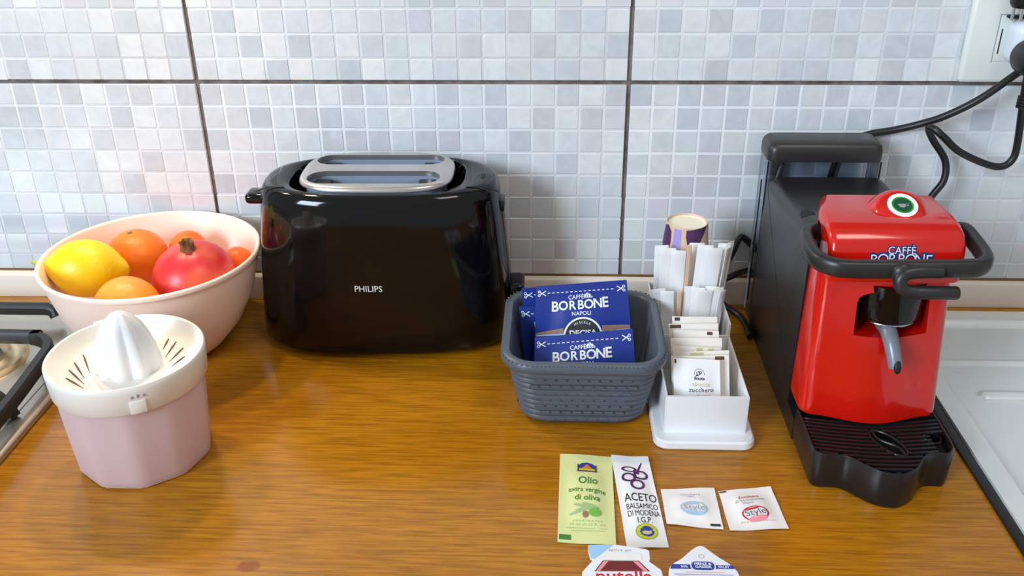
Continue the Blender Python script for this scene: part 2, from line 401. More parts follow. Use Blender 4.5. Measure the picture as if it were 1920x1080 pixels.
# light / middle / dark squares as seen, rows counted upwards within a tile
SEEN = {(0, 1): {2: 'MDLMMMMMMDMMMDLDML', 1: 'MMDLDMLDMLMDLMDMMD', 0: 'MLLDLMDLMLMLLMMDML'},
        (1, 1): {2: 'MDLDLDMDMMMMM', 1: 'LMLLDMMMDLDDL', 0: 'LMLDLMDDMLDLL'},
        (-1, 1): {2: '          MMMMLDML', 1: '          DDMMDLMD', 0: '         LDLMMMLLM'},
        (-1, 0): {9: '         LDMDLMDLD', 8: '         DDMMLDLMM', 7: '         DDMLDMLLD', 6: '        DMMMDLLDLL', 5: '        MLMMDLDLLL'},
        (0, 0): {9: 'DMMMDLDMMLDMDLMDLD', 8: 'MMDMDDMMLMMMDLDLDM', 7: 'DLMMLDDDMDDLLDMLML', 6: 'LLMM         MLDLL', 5: '             MDMMM', 4: '             DMLDM', 3: '             MMMMD', 2: '             MMDLL', 1: '             MDLMD'},
        (1, 0): {9: 'DMDDDLDMDLDMD', 8: 'LLDMDMMMMDMLM', 7: 'LMMDM', 6: 'MMLDD', 5: 'LMDDD', 4: 'MMD', 3: 'LDM', 2: 'DD', 1: 'DD'}}  # low rows take the shade on the wall in as darker squares
cells = []
def tile(ix, iz):
    x0, z0 = ix*TW, J-.25+iz*.25-.002
    bm = B(); g = .0022
    box(bm, x0+g, x0+TW-g, -.002, .004, z0+.002+g, z0+.25+.002-g, .0012, 2)
    t = part('tile', bm, 'tile_line', wall)
    rnd = random.Random(31*ix+7*iz+3)
    for r in range(10):
        for c in range(18):
            p = (x0+(c+.5)*SQ, -.002, z0+.002+(r+.5)*SQ)
            sx = .94 if c in (0, 17) else 1.; sz = .94 if r in (0, 9) else 1.
            row = SEEN.get((ix, iz), {}).get(r, ''); key = row[c] if c < len(row) else ' '
            if key == ' ': key = rnd.choice('LLMMMDD')
            shade = rnd.choice(SHADES[key])
            j = rnd.uniform(-2, 2); shade = tuple(v+j for v in shade)
            u, v = proj(p)
            vis = 0 <= u <= 1920 and 0 <= v <= 1080 and not any(a < u < b_ and c_ < v < d for a, c_, b_, d in hidden)
            cells.append((t, p, sx, sz, shade, vis, v, c, r))
for iz in (0, 1):
    for ix in (-2, -1, 0, 1, 2): tile(ix, iz)
cells.sort(key=lambda q: (not q[5], q[6]))
rest = {}
for i, (t, p, sx, sz, shade, vis, v, c, r) in enumerate(cells):
    if i < 300:
        o = bpy.data.objects.new('mosaic_square', sq_me); col.objects.link(o); o.parent = t
        o.location = (p[0]+(.0006 if c == 0 else -.0006 if c == 17 else 0), p[1], p[2]+(.0006 if r == 0 else -.0006 if r == 9 else 0))
        o.scale = (sx, 1, sz); o.color = (*lin(shade), 1)
    else: rest.setdefault(t, []).append((p, sx, sz, shade))
rest_mats = {}
for t, lst in rest.items():
    bm = B(); keys = []
    for p, sx, sz, shade in lst:
        kk = tuple(int(round(v/6)*6) for v in shade)
        if kk not in keys: keys.append(kk)
        q = bmesh.new(); q.from_mesh(sq_me); q.transform(Matrix.Translation(p) @ Matrix.Diagonal((sx, 1, sz, 1)))
        merge(bm, q, mi=keys.index(kk))
    for kk in keys:
        if kk not in rest_mats:
            M[f'm{kk}'] = mat('mosaic_shade', kk, .16, spec=.45); rest_mats[kk] = f'm{kk}'
    part('mosaic_field', bm, [rest_mats[k] for k in keys], t, kind='stuff')

# rail at the foot of the wall
bm = B(); prism(bm, [(-.0005, .0005), (-.0102, .0005), (-.0102, .026), (-.0092, .0285), (-.006, .0305), (-.0005, .031)], -2.0, 2.4, axis='x')
tag(part('trim_1', bm, 'rail'), kind='structure')
bm = B(); box(bm, -2.0, 2.4, -.0035, -.0022, .0312, .0335)
tag(part('trim_2', bm, 'rail_brown'), kind='structure')

# ------------------------------------------------------------------ worktop
bm = B()
box(bm, -1.2, .752, -.62, -.0005, -.04, 0)
box(bm, .752, 2.0, -.0265, -.0005, -.04, 0)
box(bm, .752, 2.0, -.62, -.54, -.04, 0)
tag(part('worktop', bm, 'wood'), 'honey oak laminate worktop running under all the appliances', 'worktop')

# ------------------------------------------------------------------ hob
hob = thing('gas_hob', (-.45, -.30, 0), 'stainless steel gas hob with black pan supports at the left end', 'hob')
bm = B(); prism(bm, rrect(-.80, -.1035, -.58, -.034, .012), .0003, .007, .0055, 4)
part('hob_plate', bm, 'steel_hob', hob, True)
bm = B(); box(bm, -.785, -.122, -.565, -.05, .0069, .0078, .0004, 1)
part('inner_panel', bm, 'steel_hob', hob, True)
bar = [(-.0055, -.006), (.0055, -.006), (.0055, .003), (.0035, .006), (-.0035, .006), (-.0055, .003)]
path = [(-.44, -.1490, .028), (-.172, -.1490, .028), (-.155, -.1505, .028), (-.139, -.158, .028), (-.129, -.172, .028), (-.125, -.19, .028), (-.1172, -.27, .028), (-.1135, -.36, .028), (-.112, -.46, .028)]
bm = B(); tube(bm, catmull(path, 6), 1., prof=bar, up=(0, 0, 1)); part('pan_support', bm, 'black_matte', hob, True)
bm = B(); tube(bm, [(-.5, -.086, .026), (-.172, -.086, .026), (-.165, -.087, .024), (-.162, -.089, .019)], 1., prof=[(u*1.0, v*.85) for u, v in bar], up=(0, 0, 1)); part('rear_bar', bm, 'black_matte', hob, True)
bm = B(); tube(bm, catmull([(-.24, -.262, .030), (-.15, -.262, .030), (-.132, -.262, .026), (-.122, -.264, .008)], 5), 1., prof=bar, up=(0, -1, 0)); part('support_finger', bm, 'black_matte', hob, True)
bm = B(); lathe(bm, [(.012, .010), (.030, .011), (.034, .013), (.037, .011), (.045, .0105), (.049, .0125), (.052, .0095), (.053, .0079)], -.214, -.168, 40, (True, False)); part('burner', bm, 'burner', hob, True)
for x, y in ((-.20, -.149), (-.125, -.19), (-.114, -.36)):
    bm = B(); box(bm, x-.004, x+.004, y-.004, y+.004, .0078, .026, .001, 1); part('support_foot', bm, 'black_matte', hob, True)

# ------------------------------------------------------------------ sink drainer
sink = thing('sink_drainer', (1.0, -.28, 0), 'stainless steel sink drainer with pressed ribs beside the red machine', 'sink')
def sstep(a, b, x):
    t = max(0, min(1, (x-a)/(b-a))); return t*t*(3-2*t)
def sink_h(x, y):
    z = .0045*sstep(.737, .7385, x)
    edge = min(1, sstep(.757, .7615, x), sstep(-.046, -.052, y), sstep(-.535, -.528, y))
    z -= .0050*edge
    z += .0030*math.exp(-((y+.0505)/.0035)**2)*sstep(.74, .76, x)
    z += .0022*math.exp(-((y+.1275)/.0030)**2)*sstep(.757, .766, x)
    for yy, x0 in ((-.1885, .789), (-.2485, .82), (-.3085, .82), (-.3685, .82)):
        d = abs(y-yy) if x > x0 else math.hypot(x-x0, y-yy)
        z += .0035*sstep(.0085, .003, d)
    return z
bm = B(); xs = [.737, .7374, .7379, .7385]+[.740+.002*i for i in range(50)]+[.842+.01*i for i in range(36)]; ys = [-.54+.0022*i for i in range(234)]
ys = [y for y in ys if y < -.0265]+[-.0265]
g = [[bm.verts.new((x, y, sink_h(x, y))) for x in xs] for y in ys]
for j in range(len(ys)-1):
    for i in range(len(xs)-1): bm.faces.new((g[j][i], g[j][i+1], g[j+1][i+1], g[j+1][i]))
part('drainer_sheet', bm, 'steel', sink, True, sharp=60)
bm = B(); box(bm, .7285, .7378, -.545, -.0262, .0002, .0030, .0008, 2); part('gasket', bm, 'black_rubber', sink, True, label='black rubber gasket along the edge')

# ------------------------------------------------------------------ wall socket, adapter, plugs and cords
so = thing('wall_socket', (.83, -.004, .30), 'white wall socket plate at the upper right edge', 'socket')
bm = B(); box(bm, .7765, .90, -.0135, -.0031, .2555, .345, .004, 3); part('cover_plate', bm, 'socket', so, True)
bm = B(); box(bm, .8040, .88, -.0147, -.012, .277, .322, .0015, 2); mod = part('socket_module', bm, 'socket', so, True)
bm = B(); box(bm, .8032, .8038, -.0139, -.013, .2765, .3225); box(bm, .8032, .88, -.0139, -.013, .3222, .3228); part('module_gap', bm, 'ink_grey', mod, True)
bm = B(); box(bm, .8066, .8076, -.0151, -.0140, .285, .309); part('slot', bm, 'void', mod, True)
ad = thing('plug_adapter', (.84, -.03, .30), 'bulky white plug adapter pushed into the wall socket', 'adapter')
bm = B(); box(bm, .8085, .90, -.046, -.0148, .2795, .3195, .009, 5); part('adapter_body', bm, 'adapter', ad, True)
bm = B(); box(bm, .8075, .83, -.022, -.0146, .3200, .3225, .001, 1); part('pin_slot', bm, 'void', ad, True)
p2 = thing('black_plug', (.81, -.04, .335), 'black plug with metal pins at the top right edge above the adapter', 'plug')
bm = B(); lathe(bm, [(.002, -.008), (.009, -.008), (.0115, -.004), (.0115, .012), (.008, .016), (.001, .016)], 0, 0, 20, (True, True)); bm.transform(Matrix.Translation((.8125, -.032, .3405))); part('plug_body', bm, 'black_rubber', p2, True)
for dx in (-.004, .004):
    bm = B(); lathe(bm, [(.0015, -.012), (.0015, .0)], .8105+dx, -.030, 10, (True, True)); bm.transform(Matrix.Translation((0, 0, .3325))); part('pin', bm, 'silver', p2, True)
cord = thing('power_cord', (.83, -.06, .29), 'black power cord looping from the adapter plug down behind the red machine', 'cord')
bm = B(); lathe(bm, [(.004, -.016), (.0160, -.016), (.0168, -.013), (.0168, .012), (.014, .016), (.003, .016)], 0, 0, 28, (True, True)); bm.transform(Matrix.Translation((.8205, -.063, .2905)) @ Matrix.Rotation(PI/2, 4, 'X')); part('plug', bm, 'black_rubber', cord, True)
bm = B(); tube(bm, [(.8205, -.063, .275), (.8222, -.060, .258), (.8235, -.056, .245)], lambda t: .0062-.0012*t)
relief = part('strain_relief', bm, 'black_rubber', cord, True)
for i in range(4):
    bm = B(); lathe(bm, [(.004, -.0012), (.0068, -.001), (.0068, .001), (.004, .0012)], 0, 0, 16, (True, True)); bm.transform(Matrix.Translation((.8228+.0004*i, -.0585+.0008*i, .2535-.0032*i))); part('relief_ring', bm, 'black_rubber', relief, True)
pth = [(.8225, -.058, .255), (.8278, -.048, .238), (.8325, -.045, .205), (.8320, -.045, .188), (.8235, -.045, .1795), (.8074, -.045, .1816), (.7786, -.045, .1943), (.7610, -.043, .2085), (.7520, -.038, .2155), (.7495, -.030, .2135), (.7580, -.026, .2000), (.7720, -.030, .1805), (.7735, -.034, .1610), (.7640, -.036, .1440), (.745, -.042, .115), (.722, -.056, .085), (.7085, -.064, .075)]
bm = B(); tube(bm, catmull(pth, 8), .0036, 12); part('cable', bm, 'black_rubber', cord, True)
c1 = [(.93, -.045, .34), (.862, -.042, .305), (.8242, -.04, .2765), (.7901, -.04, .2477), (.7640, -.030, .2270), (.7444, -.018, .2145), (.722, -.010, .2055), (.7000, -.0066, .2000), (.68, -.0066, .190), (.668, -.0066, .16), (.664, -.0066, .10)]
bm = B(); tube(bm, catmull(c1, 8), .0037, 12); tag(part('power_cord', bm, 'black_rubber', origin=(.75, -.03, .2)), 'straight black cord running up to the right from behind the dark tank', 'cord')
c3 = [(.335, -.025, .012), (.40, -.02, .010), (.47, -.018, .012), (.545, -.020, .036), (.566, -.018, .0593), (.578, -.009, .0815), (.585, -.0068, .0800), (.597, -.0066, .068), (.610, -.0066, .055), (.598, -.0066, .044), (.583, -.015, .0438), (.5717, -.02, .0411), (.556, -.02, .03), (.56, -.028, .014), (.58, -.05, .006), (.583, -.09, .005)]
bm = B(); tube(bm, catmull(c3, 8), .0034, 10); tag(part('power_cord', bm, 'black_rubber', origin=(.5, -.02, .02)), 'black cord bent behind the white organizer and the red machine', 'cord')

# ------------------------------------------------------------------ toaster
TC = Vector((.199, -.0745, 0))
to = thing('toaster', (TC.x, TC.y, 0), 'glossy black two-slot toaster with a brushed metal top', 'toaster', rotz=math.radians(1.0))
def trings(spec):
    return [[(x, y, z) for x, y in superell(cx, cy, a, b, n, 96)] for (z, cx, cy, a, b, n) in spec]
body = [(.006, -.0005, -.003, .120, .0560, 2.9), (.0075, -.0005, -.003, .127, .0615, 2.9), (.012, -.0005, -.0025, .1305, .0640, 2.9), (.04, 0, -.002, .1305, .0650, 2.9), (.09, .0005, -.001, .1275, .0655, 2.8), (.14, .001, 0, .1225, .0655, 2.7),
        (.162, .001, 0, .1200, .0652, 2.6), (.170, .001, .0003, .1185, .0640, 2.6), (.1745, .001, .0008, .1160, .0620, 2.6), (.1765, .001, .001, .1130, .0600, 2.6), (.1775, .001, .0012, .1070, .0580, 2.6), (.1775, -.001, .0015, .0880, .0560, 3.2), (.176, -.001, .0015, .0865, .0550, 3.2), (.150, -.001, .0015, .0855, .0545, 3.2)]
bm = B(); loft(bm, trings(body)); part('body', bm, 'black_gloss', to, sharp=50)
bm = B(); loft(bm, trings([(.0003, 0, -.002, .112, .050, 3), (.007, 0, -.002, .116, .054, 3)])); part('base', bm, 'black_matte', to)
# seam around the shoulders
for s in (-1, 1):
    bm = B(); pts = [(s*.1195, -.030, .1712), (s*.105, -.034, .1775), (s*.0885, -.036, .1782)]
    tube(bm, [(x+.001, y, z) for x, y, z in pts], .0006, 6); part('seam', bm, 'void', to)
# metal rack with two bread slots
def stadium(cx, cy, a, b, n=14):
    return [(cx+(a-b)+b*math.cos(t), cy+b*math.sin(t)) for t in (-PI/2+PI*i/n for i in range(n+1))]+[(cx-(a-b)+b*math.cos(t), cy+b*math.sin(t)) for t in (PI/2+PI*i/n for i in range(n+1))]
rk = B(); out = superell(-.001, .0015, .0765, .0535, 3.3, 72)
loft(rk, [[(x, y, z) for x, y in superell(-.001, .0015, .0765-i_, .0535-i_, 3.3, 72)] for z, i_ in ((.1785, 0), (.1795, 0), (.1815, .0007), (.1830, .0022), (.1835, .0045))])
ct = B()
SLOTS = ((-.0230, .0190), (.0285, .0155))
for cy, b in SLOTS: prism(ct, stadium(-.002, cy, .0655, b*.92), .15, .20)
rk = bm_boolean(rk, ct); part('slot_rack', rk, 'chrome', to, sharp=40, label='brushed metal rack around the two bread slots')
for cy, b in SLOTS:
    bm = B()
    loft(bm, [[(x, y, z) for x, y in stadium(-.002, cy, .0665, b*.95)] for z in (.1792, .095)], caps=(False, True))
    slot = part('bread_slot', bm, 'steel_liner', to, label='grey metal lining of a bread slot')
    for s in (-1, 1):
        bm = B(); box(bm, s*.0515-.002-.0085, s*.0515-.002+.0085, cy-b*.5, cy+b*.72, .100, .1765, .001, 1); part('slot_bracket', bm, 'black_matte', slot)
        bm = B(); tube(bm, [(s*.036-.002, cy-b*.7, .168), (s*.0385-.002, cy+b*.7, .170)], .0006, 6)
        tube(bm, [(s*.058-.002, cy-b*.45, .174), (s*.047-.002, cy+b*.5, .175)], .0006, 6); part('guide_wire', bm, 'wire', slot)
# lever at the left end, controls at the right end
bm = B(); box(bm, -.1370, -.112, -.012, .012, .1495, .1605, .0045, 4); part('bun_lever', bm, 'black_gloss', to)
bm = B(); bmesh.ops.create_uvsphere(bm, u_segments=20, v_segments=10, radius=1); bm.transform(Matrix.Translation((.1085, -.004, .1722)) @ Matrix.Rotation(math.radians(42), 4, 'Y') @ Matrix.Diagonal((.0085, .017, .0035, 1))); part('shoulder_notch', bm, 'void', to)
bm = B(); prism(bm, [(.1150, .158), (.1232, .150), (.1335, .030), (.1335, .016), (.118, .016)], -.013, .013, .003, 3, axis='y'); strip = part('control_strip', bm, 'black_body', to)
bm = B(); box(bm, .118, .1255, -.012, .008, .1420, .1545, .002, 2); part('release_tab', bm, 'black_body', strip)
bm = B(); box(bm, .127, .1455, -.017, .017, .030, .062, .005, 4); push = part('push_lever', bm, 'black_gloss', strip)
for y in (-.0175,):
    for k in range(2):
        bm = B(); lathe(bm, [(.0002, -.0006), (.0016, -.0004), (.0016, .0004), (.0002, .0006)], 0, 0, 10, (True, True)); bm.transform(Matrix.Translation((.1330+.0055*k, y, .046)) @ Matrix.Rotation(PI/2, 4, 'X')); part('indicator', bm, 'silver', strip)
# lettering wrapped to the convex front
tb = text_bm('PHILIPS', .0090, 0, 0, bold=.012, sx=.96, space=1.02)
def front_y(x, z):
    for (z0, cx0, cy0, a0, b0, n0), (z1, cx1, cy1, a1, b1, n1) in zip(body[:-1], body[1:]):
        if z0 <= z <= z1:
            t = (z-z0)/(z1-z0); cx, cy, a, b, n = (p+(q-p)*t for p, q in ((cx0, cx1), (cy0, cy1), (a0, a1), (b0, b1), (n0, n1)))
            return cy-b*(max(0, 1-abs((x-cx)/a)**n))**(1/n)
for v in tb.verts:
    x, z = v.co.x-.0080, v.co.y+.0825; v.co = Vector((x, front_y(x, z)-.0003, z))
part('lettering', tb, 'lettering', to, label='silver maker lettering on the front')

# ------------------------------------------------------------------ fruit bowl and fruit
BX, BY = -.031, -.1158
bowl = B()
prof = [(.0005, .0035), (.040, .0035), (.047, .0042), (.0590, .012), (.0785, .034), (.0935, .062), (.1015, .090), (.1045, .1075), (.1060, .1100), (.1078, .1100), (.1090, .1085), (.1085, .1055), (.1050, .1050), (.1040, .093), (.0960, .062), (.0810, .033), (.0615, .010), (.049, .0015), (.046, 0), (.0005, 0)]
prof = [(r*.988, z) for r, z in prof]
lathe(bowl, prof[::-1], BX, BY, 72, (True, True))
tag(part('fruit_bowl', bowl, 'bowl', origin=(BX, BY, 0), sharp=60), 'pale pink plastic bowl holding the fruit, between hob and toaster', 'bowl')
def fruit(name, loc, r, m, label, sq=(1, 1, 1), rot=(0, 0, 0), lump=.012, seed=0, prof=None):
    root = thing(name, loc, label, 'fruit'); root.rotation_euler = rot
    bm = B(); n = 40; rings = []
    for j in range(1, 28):
        a = PI*j/28; rr = r*math.sin(a); z = -r*math.cos(a)
        if prof: rr, z = prof(a, rr, z)
        ring = []
        for i in range(n):
            t = 2*PI*i/n; k = 1+lump*(math.sin(2*t+seed+2*z/r)+.6*math.sin(3*t-seed*2+3*z/r))
            ring.append((rr*k*math.cos(t)*sq[0], rr*k*math.sin(t)*sq[1], z*sq[2]))
        rings.append(ring)
    loft(bm, rings); part('skin', bm, m, root, sharp=80)
    return root
# lemon, long axis pointing left towards the rim
def lem(a, rr, z):
    e = abs(math.cos(a)); zz = z*1.27
    return rr*(1-.10*e**3), zz*(1+.12*max(0, e-.86)/.14)
le = fruit('lemon', (-.0940, -.1284, .0960), .0290, 'lemon', 'yellow lemon with a green stalk at the left of the bowl', rot=Euler((0, math.radians(-84), math.radians(8))), lump=.008, prof=lem)
bm = B(); tube(bm, [(0, 0, .0375), (.000, 0, .0405), (.0015, 0, .045), (.0045, .001, .0525)], lambda t: .0030-.0012*t, 8); part('stalk', bm, 'stalk', le)
bm = B(); lathe(bm, [(.0045, .0375), (.0047, .0392), (.003, .0402)], 0, 0, 10, (False, True)); part('calyx', bm, 'scar', le)
def orange(name, loc, r, m, label, tilt, seed, sq=(1, 1, .95)):
    o = fruit(name, loc, r, m, label, sq, tilt, .008, seed)
    bm = B(); lathe(bm, [(.0004, r*.957), (.0022, r*.957), (.0030, r*.943)], 0, 0, 9, (True, False), mod=lambda a, q, z: 1+.2*math.sin(10*PI*a)); part('stem_scar', bm, 'scar', o); return o
orange('orange', (-.0662, -.0748, .0830), .0317, 'orange', 'large orange at the back of the bowl beside the lemon', (.10, -.05, 0), 1)
orange('orange', (-.0360, -.1765, .0764), .0318, 'orange_pale', 'pale orange at the front of the bowl below the lemon', (1.2, .3, 0), 2)
orange('clementine', (-.0177, -.0560, .0840), .0205, 'clementine', 'small clementine at the back behind the pomegranate', (.7, .9, 0), 3)
orange('clementine', (.0410, -.0735, .0790), .0160, 'clementine', 'small clementine half hidden at the right of the pomegranate', (-.8, 1.4, 0), 4)
po = fruit('pomegranate', (.0123, -.1223, .0840), .0410, 'pomegranate', 'red pomegranate with a dried brown crown on top', (1.0, 1.0, .90), (math.radians(12), math.radians(2), 0), .014, 5)
def crown(a, r, z): return 1+(.14*math.sin(2*PI*a*6) if z > .038 else 0)
bm = B(); lathe(bm, [(.0105, .0340), (.0068, .0372), (.0058, .0405), (.0062, .0430), (.0068, .0445), (.0052, .0432), (.0042, .0405), (.0008, .0395)], 0, 0, 36, (False, True), mod=crown); part('crown', bm, 'pome_crown', po)
bm = B(); lathe(bm, [(.0040, .0405), (.0024, .0418), (.0004, .0414)], 0, 0, 14, (True, True)); part('crown_heart', bm, 'pome_dark', po)

# ------------------------------------------------------------------ citrus juicer
JX, JY = .0175, -.2990
ju = thing('citrus_juicer', (JX, JY, 0), 'white citrus juicer with a ribbed cone on a frosted jug', 'juicer')
def poly_ring(r, z, k, n=60, sides=10, ph=.15):
    out = []
    for i in range(n):
        t = 2*PI*i/n+ph; m = ((t % (2*PI/sides))-PI/sides); f = math.cos(PI/sides)/math.cos(m); rr = r*((1-k)+k*f/math.cos(PI/sides)*.985)
        out.append((rr*math.cos(t), rr*math.sin(t), z))
    return out
bm = B(); loft(bm, [poly_ring(.0500, .0004, 1), poly_ring(.0535, .0015, 1), poly_ring(.0548, .005, 1), poly_ring(.0575, .045, 1), poly_ring(.0600, .0845, .6), poly_ring(.0588, .0845, .6), poly_ring(.0560, .045, 1), poly_ring(.0530, .006, 1), poly_ring(.045, .003, 1)])
part('jug', bm, 'frosted', ju, sharp=25, label='frosted pinkish jug with flat facets')
bm = B(); lathe(bm, [(.0598, .0800), (.0618, .0790), (.0628, .0800), (.0640, .0990), (.0640, .1025), (.0628, .1040), (.0608, .1036), (.0590, .1000), (.0560, .0940), (.0480, .0895), (.030, .0880), (.0005, .0880), (.0005, .0862), (.030, .0862), (.0490, .0872), (.0570, .0850), (.0590, .0815)], 0, 0, 72, (False, False))
part('juicer_tray', bm, 'cream', ju, sharp=50)
def ribs(a, r, z):
    k = (r/.024)**.6
    return 1+.13*k*(abs(math.cos(PI*a*9))**1.3)-.075*k
bm = B(); lathe(bm, [(.0262, .0878), (.0256, .092), (.0238, .103), (.0208, .115), (.0165, .126), (.0110, .1340), (.0055, .1385), (.0008, .1400)], 0, .001, 128, (False, True), mod=ribs); part('reamer', bm, 'white', ju, sharp=22, label='white ribbed reaming cone')
def tray_z(r): 
    for (r0, z0), (r1, z1) in zip([(.0, .0880), (.030, .0880), (.048, .0895), (.056, .0940)], [(.030, .0880), (.048, .0895), (.056, .0940), (.06, .10)]):
        if r0 <= r <= r1: return z0+(z1-z0)*(r-r0)/(r1-r0)
    return .10
for xa, ya, xb, yb in ((-.0455, .0150, -.0285, -.0110), (-.0475, .0025, -.0285, -.0205), (-.0465, -.0095, -.0250, -.0290), (-.0430, -.0220, -.0225, -.0355), (.0180, .0440, .0190, .0272), (.0265, .0390, .0255, .0155), (.0365, .0290, .0320, .0085), (.0425, .0150, .0370, .0005)):
    bm = B(); pts = []
    for i in range(9):
        u = i/8; x = xa+(xb-xa)*u; y = ya+(yb-ya)*u; pts.append((x, y, tray_z(math.hypot(x, y))+.0002))
    tube(bm, pts, lambda t: .00025+.0006*math.sin(PI*min(1, .15+t)), 6); part('strainer_slit', bm, 'slit', ju)
bm = B(); box(bm, -.0062, .0062, -.0644, -.0600, .0800, .0915, .0008, 2); bm.transform(Matrix.Rotation(.50, 4, 'Z')); part('locking_tab', bm, 'cream', ju)
bm = B()
for k in range(3):
    q = poly_bm(rc(-.0009+.0045*(k-1), .0009+.0045*(k-1), -.0012, .0012+.0006*(k == 1))); q.transform(Matrix.Rotation(.52, 4, 'Z') @ Matrix.Translation((0, -.0640, .0955)) @ Matrix.Rotation(PI/2, 4, 'X')); merge(bm, q)
part('marking', bm, 'ink_grey', ju)
bm = B(); prism(bm, [(-.006, 0), (.006, 0), (.004, .007), (-.004, .007)], .0965, .1030, .0012, 2); bm.transform(Matrix.Rotation(math.radians(42), 4, 'Z') @ Matrix.Translation((0, .0625, 0))); part('pouring_lip', bm, 'cream', ju)

# ------------------------------------------------------------------ slate basket
bk = thing('plastic_basket', (.402, -.197, 0), 'dark slate plastic basket holding blue coffee packets', 'basket')
def bring(half_x, half_y, r, z, wob=0., ph=0.):
    pts = rrect(-half_x, half_x, -half_y, half_y, r, 9); out = []
    for i, (x, y) in enumerate(pts): out.append((x, y, z))
    return out
def dens(pts, n=2):
    out = []
    for i in range(len(pts)):
        a, b = Vector(pts[i]), Vector(pts[(i+1) % len(pts)]); L = (b-a).length; k = max(1, int(L/.0035))
        for j in range(k): out.append(tuple(a.lerp(b, j/k)))
    return out
def bk_half(z): return .0555+.0125*(z/.073), .0515+.0165*(z/.073)
rings = [bring(.040, .036, .02, .0012), bring(.0525, .0485, .022, .0008), bring(.0548, .0508, .023, .003)]
nz = 36
for i in range(nz+1):
    z = .005+.058*i/nz; hx, hy = bk_half(z); d = .0013*abs(math.sin(PI*9*i/nz))
    rings.append(bring(hx+d, hy+d, .024, z))
for z, d in ((.0640, .0003), (.0655, .0030), (.0670, .0056), (.071, .0070), (.0745, .0066), (.0768, .0048), (.0775, .002), (.0768, -.0008), (.074, -.0022)):
    hx, hy = bk_half(.068); rings.append(bring(hx+d, hy+d, .024+max(d, 0), z))
for z in (.06, .03, .006): hx, hy = bk_half(z); rings.append(bring(hx-.0022, hy-.0022, .022, z))
rings.append(bring(.045, .04, .02, .0035))
bm = B(); loft(bm, rings); part('basket_shell', bm, 'basket', bk, sharp=45)
# woven relief: short raised strands on the front, left and right faces
bm = B(); hx0, hy0 = .055, .051
for row in range(7):
    z = .009+.0080*row; hx, hy = bk_half(z)
    for c in range(11):
        x = (c-5)*.0096+(.0048 if row % 2 else 0)
        if abs(x) < hx-.020: box(bm, x-.0044, x+.0044, -hy-.0015, -hy-.0002, z-.0016, z+.0016, .0010, 1)
        if abs(x) < hy-.020:
            for s in (-1, 1): box(bm, min(s*(hx+.0019), s*(hx+.0002)), max(s*(hx+.0019), s*(hx+.0002)), x-.0042, x+.0042, z-.0021, z+.0021, .0012, 1)
part('woven_relief', bm, 'basket', bk, kind='stuff')
bm = B(); hx, hy = bk_half(.068)
for x, y, z in dens(bring(hx+.0058, hy+.0058, .028, .0757)):
    t = bmesh.new(); bmesh.ops.create_icosphere(t, subdivisions=1, radius=.0010); merge(bm, t, Matrix.Translation((x, y, z)))
part('rim_beading', bm, 'basket', bk, kind='stuff')

